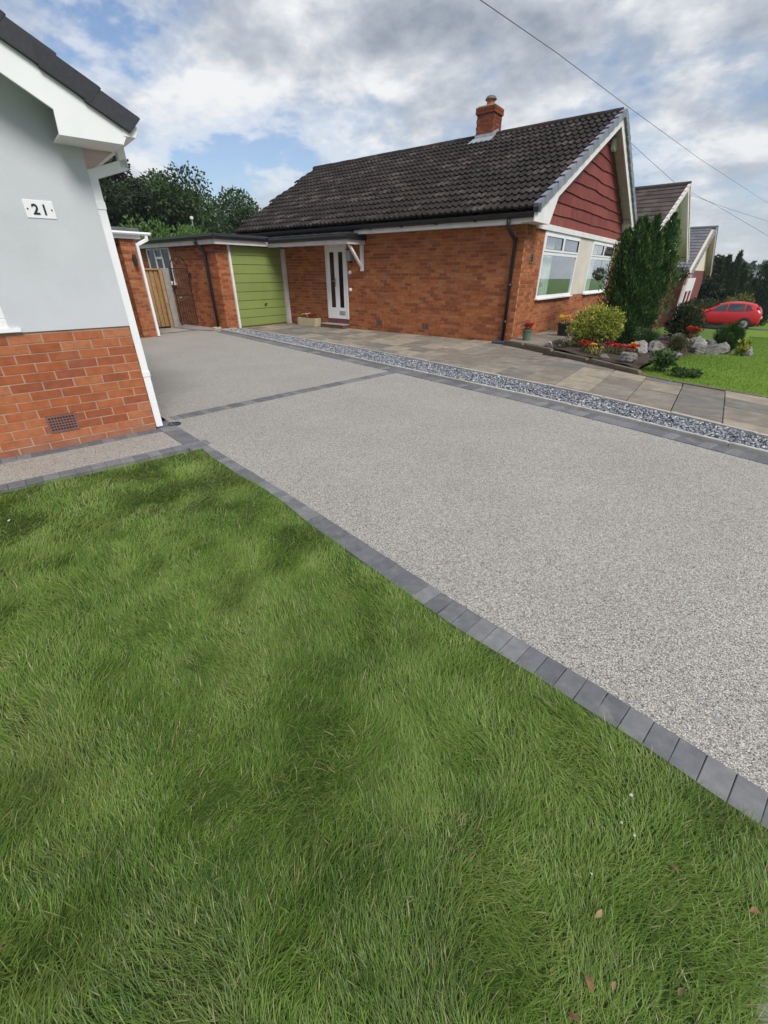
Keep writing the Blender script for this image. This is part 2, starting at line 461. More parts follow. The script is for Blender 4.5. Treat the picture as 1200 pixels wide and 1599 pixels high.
M['tarmac'] = simple('tarmac', (0.06, 0.06, 0.062), 0.9, 0.2, 40, 0.3, 200)
M['bark'] = simple('bark', (0.075, 0.055, 0.040), 0.95, 0.35, 12, 0.8, 30)

def resin(name):
    m, t, b, pos = new_mat(name)
    v = t.nodes.new('ShaderNodeTexVoronoi'); v.inputs['Scale'].default_value = 225; t.links.new(pos, v.inputs['Vector'])
    s = t.nodes.new('ShaderNodeSeparateColor'); t.links.new(v.outputs['Color'], s.inputs[0])
    c = ramp_node(t, [(0.0, (0.14, 0.122, 0.108)), (0.11, (0.36, 0.335, 0.298)), (0.34, (0.46, 0.438, 0.392)), (0.52, (0.33, 0.32, 0.308)), (0.66, (0.56, 0.538, 0.49)), (0.82, (0.68, 0.658, 0.615)), (0.94, (0.38, 0.31, 0.245))], s.outputs[0], 'CONSTANT')
    edge = ramp_node(t, [(0.30, (1, 1, 1)), (0.70, (0.55,) * 3)], v.outputs['Distance'])
    c = mix_node(t, 1.0, c, edge, 'MULTIPLY')
    big = ramp_node(t, [(0.3, (0.93,) * 3), (0.7, (1.07,) * 3)], noise_node(t, pos, 1.1, 5, 0.6))
    c = mix_node(t, 1.0, c, big, 'MULTIPLY')
    t.links.new(c, b.inputs['Base Color']); b.inputs['Roughness'].default_value = 0.6
    b.inputs['Specular IOR Level'].default_value = 0.35
    h = math_node(t, 'SUBTRACT', 1.0, v.outputs['Distance'])
    bump_node(t, b, h, 0.55, 0.004)
    return m
M['resin'] = resin('resin_bound_gravel')

def turf(name, c1, c2, c3, scale):
    m, t, b, pos = new_mat(name)
    c = ramp_node(t, [(0.3, c1), (0.7, c2)], noise_node(t, pos, scale, 8, 0.7))
    f = ramp_node(t, [(0.55, (0, 0, 0)), (0.75, (0.6,) * 3)], noise_node(t, pos, scale * 0.12, 5, 0.6))
    c = mix_node(t, f, c, c3)
    t.links.new(c, b.inputs['Base Color']); b.inputs['Roughness'].default_value = 0.9
    b.inputs['Specular IOR Level'].default_value = 0.1
    bump_node(t, b, noise_node(t, pos, scale * 4, 5, 0.7), 0.6, 0.02)
    return m
M['turf'] = turf('mown_turf', (0.105, 0.185, 0.020), (0.155, 0.250, 0.032), (0.175, 0.25, 0.045), 14)
M['lawn_soil'] = turf('matted_lawn_base', (0.040, 0.065, 0.018), (0.065, 0.10, 0.026), (0.085, 0.080, 0.035), 40)
M['ground'] = turf('rough_ground', (0.07, 0.13, 0.025), (0.10, 0.18, 0.035), (0.13, 0.17, 0.05), 3)
M['grass'] = leafy('long_grass', [(0.0, (0.062, 0.122, 0.020)), (0.3, (0.128, 0.222, 0.034)), (0.6, (0.202, 0.312, 0.056)), (0.85, (0.280, 0.390, 0.108)), (0.94, (0.38, 0.35, 0.17)), (1.0, (0.44, 0.37, 0.22))], 0.42, 0.38, 2.2, (0.20, 0.245, 0.068), (0.52, 0.75))
M['grass_short'] = leafy('short_grass', [(0.0, (0.10, 0.18, 0.018)), (0.5, (0.155, 0.255, 0.030)), (1.0, (0.22, 0.32, 0.055))], 0.5, 0.3)
M['oak'] = leafy('oak_leaf', [(0.0, (0.020, 0.045, 0.011)), (0.6, (0.035, 0.075, 0.018)), (1.0, (0.065, 0.115, 0.032))], 0.5, 0.15)
M['dark_tree'] = leafy('dark_tree_leaf', [(0.0, (0.012, 0.025, 0.009)), (0.7, (0.024, 0.044, 0.014)), (1.0, (0.058, 0.066, 0.020))], 0.55, 0.1)
M['hedge'] = leafy('bright_hedge_leaf', [(0.0, (0.05, 0.11, 0.02)), (0.6, (0.09, 0.18, 0.035)), (1.0, (0.14, 0.24, 0.06))], 0.5, 0.25)
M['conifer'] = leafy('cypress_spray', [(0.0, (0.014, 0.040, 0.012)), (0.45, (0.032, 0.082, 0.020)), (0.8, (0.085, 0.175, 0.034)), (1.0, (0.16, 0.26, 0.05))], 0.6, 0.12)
M['cypress_dark'] = leafy('dark_cypress_spray', [(0.0, (0.014, 0.034, 0.014)), (0.7, (0.034, 0.066, 0.022)), (1.0, (0.06, 0.105, 0.034))], 0.6, 0.1)
M['golden'] = leafy('golden_green_leaf', [(0.0, (0.075, 0.125, 0.018)), (0.3, (0.20, 0.25, 0.032)), (0.65, (0.44, 0.45, 0.075)), (1.0, (0.66, 0.55, 0.17))], 0.45, 0.25)
M['bush_dark'] = leafy('dark_bush_leaf', [(0.0, (0.014, 0.030, 0.010)), (0.7, (0.032, 0.058, 0.017)), (1.0, (0.085, 0.10, 0.035))], 0.5, 0.12)
M['bush_bright'] = leafy('fine_green_leaf', [(0.0, (0.020, 0.060, 0.010)), (0.6, (0.042, 0.105, 0.017)), (1.0, (0.075, 0.16, 0.028))], 0.5, 0.2)
M['heather'] = leafy('brownish_low_plant', [(0.0, (0.06, 0.065, 0.022)), (0.6, (0.12, 0.115, 0.045)), (1.0, (0.20, 0.16, 0.08))], 0.6, 0.2)
M['yellow_bush'] = leafy('yellow_bush_leaf', [(0.0, (0.09, 0.12, 0.02)), (0.6, (0.20, 0.22, 0.04)), (1.0, (0.32, 0.30, 0.06))], 0.5, 0.25)
M['plant'] = leafy('bedding_leaf', [(0.0, (0.035, 0.075, 0.02)), (0.6, (0.07, 0.13, 0.035)), (1.0, (0.15, 0.20, 0.08))], 0.5, 0.2)
M['far_tree'] = leafy('hazy_far_tree_leaf', [(0.0, (0.035, 0.062, 0.042)), (0.7, (0.062, 0.098, 0.064)), (1.0, (0.09, 0.13, 0.085))], 0.6, 0.1)  # blue of the distance haze is mixed into the leaf colour
M['petal_red'] = simple('red_petal', (0.40, 0.014, 0.012), 0.5, 0.25, 30)
M['petal_yellow'] = simple('yellow_petal', (0.78, 0.50, 0.03), 0.5, 0.2, 30)
M['petal_orange'] = simple('orange_red_petal', (0.52, 0.06, 0.014), 0.5, 0.2, 30)
M['petal_white'] = simple('white_petal', (0.75, 0.72, 0.62), 0.5, 0.1, 30)
M['dry_leaf'] = pieces('dry_leaf', [(0.24, 0.13, 0.065), (0.17, 0.085, 0.045), (0.27, 0.18, 0.10)], 0.7, 0.25, 60, 0.3, 200)
M['scrap'] = simple('pale_scrap', (0.45, 0.45, 0.42), 0.6)
M['car_red'] = simple('red_car_paint', (0.50, 0.012, 0.018), 0.22, 0.03, 1, spec=0.6)
M['car_dark'] = simple('dark_car_paint', (0.012, 0.016, 0.026), 0.2, 0.03, 1, spec=0.6)
M['car_glass'] = simple('tinted_car_glass', (0.035, 0.045, 0.048), 0.05, 0.1, 1, spec=0.9)
M['tyre'] = simple('tyre_rubber', (0.015, 0.015, 0.016), 0.85)
M['alloy'] = simple('alloy_wheel', (0.52, 0.53, 0.55), 0.35, 0.05, 5, metal=0.6)
M['lamp_red'] = simple('red_lamp_lens', (0.20, 0.008, 0.010), 0.15)
M['wire'] = simple('overhead_cable', (0.16, 0.165, 0.18), 0.6)
M['white_gable'] = simple('white_render_gable', (0.74, 0.69, 0.71), 0.9, 0.04, 2)
M['cream_gable'] = simple('cream_render_gable', (0.66, 0.60, 0.47), 0.9, 0.05, 2)
M['red_tilehang'] = simple('red_porch_wall', (0.17, 0.048, 0.037), 0.85, 0.15, 5)

# gravel stones of the strip
M['gravel'] = leafy('blue_grey_gravel', [(0.0, (0.055, 0.058, 0.068)), (0.35, (0.15, 0.16, 0.185)), (0.7, (0.27, 0.285, 0.32)), (0.92, (0.44, 0.45, 0.48)), (1.0, (0.62, 0.62, 0.63))], 0.8, 0)

# ---------------------------------------------------------------- generic piece meshes
def chamfer_box(name, mat, c=0.06, cz=0.12):
    """unit block 1x1x1 centred in xy, top at z=0, chamfered top edge"""
    h = 0.5; i = h - c
    me = MB().add([(-h, -h, -1), (h, -h, -1), (h, h, -1), (-h, h, -1), (-h, -h, -cz), (h, -h, -cz), (h, h, -cz), (-h, h, -cz), (-i, -i, 0), (i, -i, 0), (i, i, 0), (-i, i, 0)],
                 [(0, 1, 5, 4), (1, 2, 6, 5), (2, 3, 7, 6), (3, 0, 4, 7), (4, 5, 9, 8), (5, 6, 10, 9), (6, 7, 11, 10), (7, 4, 8, 11), (8, 9, 10, 11)]).mesh(name, mat)
    return me
ME_PAVER = chamfer_box('paver_mesh', M['paver'], 0.03, 0.05)
ME_BRICK = MB().box(-.5, .5, -.5, .5, -.5, .5).mesh('brick_mesh', M['brick'])
ME_BRICK_OLD = MB().box(-.5, .5, -.5, .5, -.5, .5).mesh('brick_old_mesh', M['brick_old'])

ME_BRICK_DARK = MB().box(-.5, .5, -.5, .5, -.5, .5).mesh('brick_dark_mesh', M['brick_dark'])
def wall_bricks(face, at, u0, u1, z0, z1, holes=(), depth=0.06, pitch=0.225, course=0.075, joint=0.0105, out=-1, shift=0.0):
    """bricks of one wall: list of (centre, size). face 'y': wall plane y=at running in x; face 'x': plane x=at running in y.
    out = sign of the outward normal"""
    res = []
    n = int(round((z1 - z0) / course + 0.49))
    for r in range(n):
        za = z0 + r * course; zb = min(za + course - joint, z1)
        if zb - za < 0.02: continue
        segs = [(u0, u1)]
        for (a, b, c, d) in holes:
            if c < zb - 0.01 and d > za + 0.01:
                ns = []
                for s, e in segs:
                    if b <= s or a >= e: ns.append((s, e)); continue
                    if a > s: ns.append((s, a))
                    if b < e: ns.append((b, e))
                segs = ns
        off = shift + (pitch / 2 if r % 2 else 0.0)
        for s, e in segs:
            k = math.floor((s - off) / pitch)
            while off + k * pitch < e:
                a = max(s, off + k * pitch + joint / 2); b = min(e, off + (k + 1) * pitch - joint / 2)
                k += 1
                if b - a < 0.025: continue
                jo = rnd.uniform(-0.0015, 0.0015)
                dz = rnd.uniform(-0.001, 0.001)
                cu = (a + b) / 2; cz = (za + zb) / 2 + dz
                cn = at - out * depth / 2 + jo
                if face == 'y': res.append(((cu, cn, cz), (b - a, depth, zb - za)))
                else: res.append(((cn, cu, cz), (depth, b - a, zb - za)))
    return res
def place_bricks(parent, lst, limit, mesh, mat, key=None):
    mw = parent.matrix_world if False else Matrix.Translation(parent.location) @ Matrix.Rotation(parent.rotation_euler[2], 4, 'Z')
    cl = Vector((0, 0, CAM_H))
    lst = sorted(lst, key=lambda t: (mw @ Vector(t[0]) - cl).length)
    for c, s in lst[:limit]:
        link('brick', mesh, parent, c, None, s)
    rest = lst[limit:]
    if rest:
        mb = MB()
        for (cx, cy, cz), (sx, sy, sz) in rest:
            mb.cur = rnd.random() * 0.98 + 0.01
            mb.box(cx - sx / 2, cx + sx / 2, cy - sy / 2, cy + sy / 2, cz - sz / 2, cz + sz / 2)
        o = mb.build('brickwork', mat, parent); o['kind'] = 'stuff'

def sheet(name, poly, z, mat, parent=None, cuts=0, zf=None, frame=None):
    """flat polygon sheet, optionally subdivided and draped with zf(x,y)"""
    bm = bmesh.new()
    if cuts:
        xs = [p[0] for p in poly]; ys = [p[1] for p in poly]
        pass
    vs = [bm.verts.new((p[0], p[1], 0)) for p in poly]
    bm.faces.new(vs)
    bmesh.ops.triangulate(bm, faces=bm.faces[:])
    for _ in range(cuts):
        bmesh.ops.subdivide_edges(bm, edges=bm.edges[:], cuts=1, use_grid_fill=True)
    for v in bm.verts:
        v.co.z = z + (zf(v.co.x, v.co.y) if zf else 0.0)
    bmesh.ops.recalc_face_normals(bm, faces=bm.faces[:])
    for f in bm.faces:
        if f.normal.z < 0: f.normal_flip()
        f.smooth = True
    me = bpy.data.meshes.new(name); bm.to_mesh(me); bm.free()
    me.materials.append(mat)
    return link(name, me, parent)

# ---------------------------------------------------------------- ground
def build_ground():
    n = 90
    t = np.linspace(-1, 1, n)
    s = np.sign(t) * (np.abs(t) ** 2.2) * 420
    gx, gy = np.meshgrid(s, s + 20, indexing='ij')
    z = np.array([[hgt(a, b) for a, b in zip(ra, rb)] for ra, rb in zip(gx, gy)]) - 0.06
    v = np.stack([gx, gy, z], -1).reshape(-1, 3)
    i = np.arange(n * n).reshape(n, n)
    q = np.stack([i[:-1, :-1], i[1:, :-1], i[1:, 1:], i[:-1, 1:]], -1).reshape(-1, 4)
    o = link('ground', npmesh('ground', v, q, mat=M['ground']))
    tag(o, kind='structure')
build_ground()

# drive: bungalow frame (x along the long wall towards its gable, y into the house)
KX = [-7.45, -5.4, -1.33, 0.83, 2.47, 3.52, 4.59, 9.0]
KO = [-2.62, -3.0, -3.81, -4.25, -4.60, -4.88, -5.20, -6.6]      # outer kerb
KI = [-2.12, -2.36, -3.00, -3.53, -3.90, -4.24, -4.66, -6.1]     # inner kerb
def ko(x): return float(np.interp(x, KX, KO))
def ki(x): return float(np.interp(x, KX, KI))

FR = dict(loc=(C0[0], C0[1], 0), rot=(0, 0, ROT_B))
OUT = [(-2.36, 4.50), (-1.17, 3.24), (-0.54, 2.57), (0.0, 1.97), (0.37, 1.56), (0.61, 1.32), (0.84, 1.085), (1.02, 0.89), (1.20, 0.69), (2.2, -0.45)]
out_l = [w2loc(*p) for p in OUT]
drive_poly = [(-9.3, -4.4), (-9.3, -2.9), (-7.6, -2.9), (-7.45, -2.68)] + [(x, ko(x) - 0.02) for x in KX[1:]] + [(9.0, -9.6)] + [out_l[i] for i in range(len(out_l) - 1, -1, -1)] + [(-7.6, -6.5), (-7.7, -4.4)]
drv = sheet('driveway', drive_poly, 0.004, M['resin'])
drv.location = FR['loc']; drv.rotation_euler = FR['rot']
tag(drv, kind='structure')

def lay_pavers(parent, pts, pitch, width, side, z, frame_w=None, taper=0.0):
    """row of block pavers along a polyline; blocks lie across the line, on its 'side' (+1 left, -1 right)"""
    pts = [np.array(p, float) for p in pts]
    seg = [np.linalg.norm(pts[i + 1] - pts[i]) for i in range(len(pts) - 1)]
    L = sum(seg); n = int(L / pitch)
    for k in range(n):
        s = (k + 0.5) * L / n; i = 0
        while i < len(seg) - 1 and s > seg[i]: s -= seg[i]; i += 1
        d = (pts[i + 1] - pts[i]) / seg[i]; p = pts[i] + d * s
        nrm = np.array([-d[1], d[0]]) * side
        c = p + nrm * width / 2
        if frame_w is not None: c = np.array(frame_w(*c))
        o = link('paver', ME_PAVER, parent, (c[0], c[1], z + rnd.uniform(-0.001, 0.0015)), (rnd.uniform(-.006, .006), rnd.uniform(-.006, .006), math.atan2(d[1], d[0]) + rnd.uniform(-.012, .012)), (L / n - 0.0018, width - 0.002, 0.05))

lay_pavers(drv, out_l, 0.0805, 0.163, -1, 0.012)                       # along the front lawn
lay_pavers(drv, [(-0.52, -7.82), (-0.10, -4.22)], 0.083, 0.165, 1, 0.012)    # across the drive
lay_pavers(drv, [(x, ko(x) - 0.235) for x in np.linspace(-7.3, 8.6, 28)], 0.105, 0.20, 1, 0.012)   # beside the kerb
lay_pavers(drv, [(-8.0, -4.25), (-8.02, -3.0)], 0.105, 0.18, 1, 0.012)
lay_pavers(drv, [(-9.2, -3.1), (-8.2, -3.02), (-7.5, -2.82)], 0.105, 0.16, 1, 0.012)
g = MB().lathe([(0.0, 0), (0.06, 0), (0.066, 0.004), (0.066, 0.009), (0.05, 0.009), (0.045, 0.004), (0.0, 0.004)], n=18)
gp = w2loc(-2.225, 4.375)
o = g.build('drain_gully', M['black_plastic'], drv, loc=(gp[0], gp[1], 0.006), smooth=False)

# gravel strip with concrete edging stones on both sides
gb = sheet('gravel_bed', [(x, ko(x) + 0.02) for x in KX] + [(x, ki(x) - 0.02) for x in KX[::-1]], 0.002, M['soil'])
gb.location = FR['loc']; gb.rotation_euler = FR['rot']; tag(gb, kind='structure')
ME_KERB = chamfer_box('kerb_mesh', M['kerb'], 0.03, 0.05)
def kerb_line(pts, length, w, top, h):
    pts = [np.array(p, float) for p in pts]
    for i in range(len(pts) - 1):
        d = pts[i + 1] - pts[i]; L = np.linalg.norm(d); c = (pts[i] + pts[i + 1]) / 2
        link('kerb_stone', ME_KERB, gb, (c[0], c[1], top + rnd.uniform(-.003, .003)), (0, 0, math.atan2(d[1], d[0]) + rnd.uniform(-.004, .004)), (L - 0.006, w, h))
xs = np.arange(-7.4, 8.7, 0.78)
kerb_line([(x, ko(x)) for x in xs], 0.78, 0.045, 0.050, 0.10)
kerb_line([(x + .2, ki(x + .2)) for x in xs], 0.78, 0.045, 0.050, 0.10)
kerb_line([(-7.42, ko(-7.4)), (-7.42, ki(-7.4))], 0.5, 0.045, 0.050, 0.10)

def stones(name, px, py, pz, size, mat, seed):
    """many small rounded stones as one mesh (irregular octahedra, once cut)"""
    r = np.random.default_rng(seed); n = len(px)
    base = np.array([(1, 0, 0), (-1, 0, 0), (0, 1, 0), (0, -1, 0), (0, 0, 1), (0, 0, -1)], float)
    tri = np.array([(0, 2, 4), (2, 1, 4), (1, 3, 4), (3, 0, 4), (2, 0, 5), (1, 2, 5), (3, 1, 5), (0, 3, 5)])
    s = size[:, None, None] * r.uniform(0.55, 1.25, (n, 6, 1)) * np.array([1, 0.85, 0.7])
    v = base[None] * s
    a = r.uniform(0, 6.28, n); tl = r.uniform(-0.7, 0.7, n)
    ca, sa = np.cos(a), np.sin(a); ct, st = np.cos(tl), np.sin(tl)
    x, y, z = v[..., 0], v[..., 1], v[..., 2]
    y, z = y * ct[:, None] - z * st[:, None], y * st[:, None] + z * ct[:, None]
    x, y = x * ca[:, None] - y * sa[:, None], x * sa[:, None] + y * ca[:, None]
    V = np.stack([x + px[:, None], y + py[:, None], z + pz[:, None]], -1).reshape(-1, 3)
    T = (tri[None] + (np.arange(n) * 6)[:, None, None]).reshape(-1, 3)
    tint = np.repeat(r.random(n), 6)
    return npmesh(name, V, None, T, tint, mat, smooth=False)
n = 39000
gx = npr.uniform(-7.4, 8.8, n); gt = npr.random(n)
kov = np.interp(gx, KX, KO) + 0.03; kiv = np.interp(gx, KX, KI) - 0.03
gy = kov + (kiv - kov) * gt
gz = 0.012 + npr.random(n) * 0.022
o = link('gravel', stones('gravel', gx, gy, gz, npr.uniform(0.008, 0.021, n), M['gravel'], 3))
o.location = FR['loc']; o.rotation_euler = FR['rot']; tag(o, kind='stuff')

# slab paving in front of the bungalow
EDX = [0.2, 1.28, 3.05, 3.5, 4.62, 8.0]; EDY = [-0.42, -1.0, -2.10, -2.30, -2.66, -3.7]
def up(x):
    if x <= 0.2: return -0.03
    return float(np.interp(x, EDX, EDY)) - 0.02
pv = sheet('slab_paving', [(x, ki(x) + 0.02) for x in KX[:-1]] + [(7.0, up(7.0)), (3.05, up(3.05)), (1.28, up(1.28)), (0.22, up(0.22)), (0.2, -0.01), (-7.45, -0.01)], -0.012, M['soil'])
pv.location = FR['loc']; pv.rotation_euler = FR['rot']; tag(pv, kind='structure')
sp_ = sheet('side_path', [(-9.3, -2.92), (-7.6, -2.92), (-7.46, -2.7), (-7.46, -2.2), (-12.6, -2.2), (-12.6, -2.92)], 0.001, M['grey_slab'])
sp_.location = FR['loc']; sp_.rotation_euler = FR['rot']; tag(sp_, kind='structure')
def slab_piece(p, z, parent, th=0.03):
    c = np.mean(p, axis=0); q = [(a - c) for a in p]
    q = [a * (1 - 0.006 / max(0.05, np.linalg.norm(a))) for a in q]
    i = [a * (1 - 0.014 / max(0.05, np.linalg.norm(a))) for a in p - c]
    mb = MB(); mb.add([(*a, -th) for a in q] + [(*a, -0.004) for a in q] + [(*a, 0) for a in i],
        [(0, 1, 5, 4), (1, 2, 6, 5), (2, 3, 7, 6), (3, 0, 4, 7), (4, 5, 9, 8), (5, 6, 10, 9), (6, 7, 11, 10), (7, 4, 8, 11), (8, 9, 10, 11)])
    return link('slab', mb.mesh('slab', M['slab']), parent, (c[0], c[1], z + rnd.uniform(-.002, .003)), (rnd.uniform(-.006, .006), rnd.uniform(-.006, .006), 0))
col = 0
x = -7.40
while x < 6.6:
    w = 0.505
    sh = 0.06                                  # columns lean a little
    d0 = rnd.choice((0.22, 0.40, 0.55))
    ys = [0.0, d0]
    while ys[-1] < 4: ys.append(ys[-1] + rnd.choice((0.50, 0.62, 0.55)))
    for a, b in zip(ys[:-1], ys[1:]):
        pl = []
        for (xx, t) in ((x, a), (x + w, a), (x + w, b), (x, b)):
            y0 = ki(xx) + 0.03
            pl.append((xx - 0.03 * t, min(y0 + t, up(xx))))
        if min(pl[2][1] - pl[1][1], pl[3][1] - pl[0][1]) < 0.05: continue
        slab_piece(np.array(pl), 0.012, pv)
    x += w

# ---------------------------------------------------------------- number 21: rendered house on the left
DL = np.array([0.758, 0.652]); CL = np.array([-2.341, 4.221])
hs = empty('rendered_house', 'grey-white rendered house numbered 21 with a red brick base', 'house', (CL[0], CL[1], 0), math.atan2(DL[1], DL[0]))
MB().prism([(-7.0, 0.985), (0.0, 0.985), (0.0, 2.45), (-3.5, 4.45), (-7.0, 2.45)], 'y', -0.009, 9.0).build('rendered_wall', M['render'], hs)
MB().box(-7.0, -0.005, 0.0045, 9.0, -0.3, 0.984).build('wall_core', M['mortar'], hs)
lb = wall_bricks('y', 0.0, -3.0, 0.0, -0.075, 0.978, holes=[(-0.862, -0.636, 0.16, 0.28)], shift=-0.1125, out=-1)
lb += wall_bricks('x', 0.0, 0.066, 3.0, -0.075, 0.978, out=1)
place_bricks(hs, lb, 290, ME_BRICK, M['brick'])
# airbrick with square holes
vt = MB()
vx0, vx1, vz0, vz1 = -0.860, -0.638, 0.148, 0.298
nx, nz = 9, 5
bw = 0.014
cw = (vx1 - vx0 - 0.024) / nx; ch = (vz1 - vz0 - 0.030) / nz
vt.box(vx0, vx1, -0.006, 0.004, vz0, vz0 + 0.018); vt.box(vx0, vx1, -0.006, 0.004, vz1 - 0.018, vz1)
vt.box(vx0, vx0 + 0.016, -0.0055, 0.004, vz0, vz1); vt.box(vx1 - 0.016, vx1, -0.0055, 0.004, vz0, vz1)
for i in range(1, nx):
    xx = vx0 + 0.012 + cw * i; vt.box(xx - 0.0045, xx + 0.0045, -0.005, 0.0004, vz0 + 0.01, vz1 - 0.01)
for k in range(1, nz):
    zz = vz0 + 0.015 + ch * k; vt.box(vx0 + 0.01, vx1 - 0.01, -0.0045, 0.0004, zz - 0.0055, zz + 0.0055)
o = vt.build('air_vent', M['vent'], hs)
MB().box(vx0 + 0.004, vx1 - 0.004, 0.0005, 0.0040, vz0 + 0.004, vz1 - 0.004).build('vent_shade', M['hole_shade'], o)  # solid dark sheet, painted as the shade behind the bars
# number plate
pl = MB().box(-0.490, -0.302, -0.014, -0.003, 1.772, 1.886).build('number_plate', M['plate'], hs, bevel=0.002)
def digit(txt, x, z, size):
    cu = bpy.data.curves.new('digit', 'FONT'); cu.body = txt; cu.size = size; cu.extrude = 0.002; cu.offset = 0.0018
    cu.align_x = 'CENTER'; cu.materials.append(M['ink'])
    tmp = bpy.data.objects.new('digit', cu); COL.objects.link(tmp)
    dg = bpy.context.evaluated_depsgraph_get(); dg.update()
    me = bpy.data.meshes.new_from_object(tmp.evaluated_get(dg))
    bpy.data.objects.remove(tmp)
    return link('digit', me, pl, (x, -0.016, z), (math.pi / 2, 0, 0))
digit('2', -0.423, 1.797, 0.092); digit('1', -0.366, 1.797, 0.092)
for sx in (-0.472, -0.320):
    MB().lathe([(0.0, -0.019), (0.005, -0.018), (0.006, -0.013)], (sx, 0, 1.829), 8, 'y').build('screw', M['black_iron'], pl)
# window on the left, sill and frame
wf = empty('window', None, None); wf.parent = hs
del_keys = None
MB().box(-2.2, -0.79, -0.03, -0.004, 0.992, 1.018).build('sill', M['upvc'], wf)
fr = MB(); fr.box(-2.15, -0.86, -0.010, 0.0, 1.02, 1.09); fr.box(-0.93, -0.86, -0.0105, 0.0, 1.0905, 2.05); fr.box(-2.15, -2.08, -0.0105, 0.0, 1.0905, 2.05); fr.box(-2.15, -0.86, -0.010, 0.0, 2.0505, 2.12)
fr.build('frame', M['upvc'], wf, bevel=0.004)
MB().box(-2.08, -0.93, -0.006, -0.002, 1.09, 2.05).build('pane', M['dark_glass'], wf)
# roof, barge board, verge tiles, gutter, downpipe
sl = 0.575                                        # rise per metre
yb = -0.30
def zt(x, base): return base - sl * x
barge = MB()
barge.prism([(-3.5, zt(-3.5, 2.29)), (-0.165, zt(-0.165, 2.29)), (-0.173, 2.249), (0.235, 2.249), (0.285, zt(0.285, 2.49)), (-3.5, zt(-3.5, 2.49))], 'y', yb, yb + 0.022)
barge.build('barge_board', M['upvc'], hs, bevel=0.002)
MB().box(-0.170, 0.225, yb + 0.022, -0.0, 2.249, 2.262).build('soffit', M['upvc'], hs)
MB().box(0.0, 0.225, 0.001, 9.0, 2.255, 2.268).build('soffit', M['soffit'], hs)
MB().prism([(-3.5, zt(-3.5, 2.41)), (-0.172, zt(-0.172, 2.41)), (-0.172, zt(-.172, 2.43)), (-3.5, zt(-3.5, 2.43))], 'y', yb + 0.022, 0.0).build('soffit', M['upvc'], hs)
MB().box(0.225, 0.247, yb + 0.022, 9.0, 2.252, 2.36).build('fascia', M['upvc'], hs)
MB().prism([(-3.5, zt(-3.5, 2.50)), (0.27, zt(0.27, 2.50)), (0.27, zt(0.27, 2.56)), (-3.5, zt(-3.5, 2.56))], 'y', yb + 0.024, 9.0).build('roof', M['dark_tile'], hs)
k = 0
xe = 0.385
for k in range(11):
    x1 = xe - k * 0.222; x0 = x1 - 0.345
    lift = 0.012
    mb = MB()
    b1, t1 = zt(x1, 2.485) + lift + 0.0, zt(x1, 2.485) + lift + 0.150
    b0, t0 = zt(x0, 2.485) - 0.006, zt(x0, 2.485) + 0.132
    mb.prism([(x0, b0), (x1 - 0.088, zt(x1 - 0.088, 2.485) + lift - 0.004), (x1 + 0.002, t1 - 0.010), (x1 - 0.010, t1), (x0, t0)], 'y', yb - 0.03 - 0.0015 * (k % 2), yb + 0.10)
    mb.build('verge_tile', M['dark_tile'], hs, bevel=0.004)
gt = MB()
prof = [(0.25, 2.30), (0.33, 2.30), (0.35, 2.33), (0.355, 2.37), (0.345, 2.37), (0.335, 2.335), (0.325, 2.31), (0.26, 2.31)]
gt.prism(prof, 'y', yb + 0.0, 9.0)
gt.build('gutter', M['upvc'], hs)
MB().prism([(0.25, 2.302), (0.33, 2.302), (0.348, 2.332), (0.352, 2.368), (0.25, 2.368)], 'y', yb - 0.004, yb + 0.004).build('gutter_end', M['upvc'], hs)
dp = MB()
def sq(mb, p, q, w=0.062): mb.bar(p, q, w, w)
py = 0.045
dp.box(0.255, 0.317, py - 0.031, py + 0.031, 2.155, 2.30)
dp.hexa([(0.003, py - .031, 2.045), (0.003, py + .031, 2.045), (0.003, py + .031, 2.115), (0.003, py - .031, 2.115), (0.317, py - .031, 2.150), (0.317, py + .031, 2.150), (0.3165, py + .031, 2.225), (0.3165, py - .031, 2.225)])
dp.box(0.004, 0.068, py - 0.0315, py + 0.0315, 0.02, 2.09)
for zc_ in (1.86, 0.52): dp.box(0.0005, 0.0725, py - 0.036, py + 0.036, zc_, zc_ + 0.055)
dp.build('downpipe', M['upvc'], hs, bevel=0.004)

# garden path in front of number 21: resin strip between two rows of pavers
def hl(x, y): return (CL[0] + DL[0] * x - DL[1] * y, CL[1] + DL[1] * x + DL[0] * y)
pth = sheet('garden_path', [hl(-3.2, -0.02), hl(0.02, -0.02), hl(0.28, -0.10), hl(0.16, -0.75), hl(-3.2, -0.75)], 0.003, M['resin'])
tag(pth, kind='structure')
lay_pavers(pth, [hl(-3.2, -0.005), hl(0.02, -0.005)], 0.105, 0.115, -1, 0.011)
lay_pavers(pth, [hl(-3.2, -0.63), hl(0.26, -0.66)], 0.105, 0.125, -1, 0.011)

# ---------------------------------------------------------------- front lawn: soil, long grass
a0 = hl(-3.4, -0.76); a1 = hl(0.2, -0.79)
LAWN = [(a0[0], a0[1]), (-1.62, 3.56), (-1.45, 3.34), (-0.83, 2.71), (-0.14, 1.91), (0.29, 1.43), (0.65, 1.075), (0.81, 0.905), (0.98, 0.715), (1.10, 0.585), (0.86, 0.33), (0.78, 0.25), (-0.5, -1.03), (-4.8, -1.03)]
def lawn_z(x, y):
    return 0.012 + 0.030 * float(vnoise(x, y, 1.7, 5)) + 0.014 * float(vnoise(x, y, 5, 6))
lw = sheet('lawn', LAWN, 0.0, M['lawn_soil'], cuts=5, zf=lawn_z)
tag(lw, kind='structure')
lay_pavers(drv, [w2loc(1.16, 0.555), w2loc(0.86, 0.255), w2loc(0.3, -0.3)], 0.0805, 0.155, -1, 0.012)

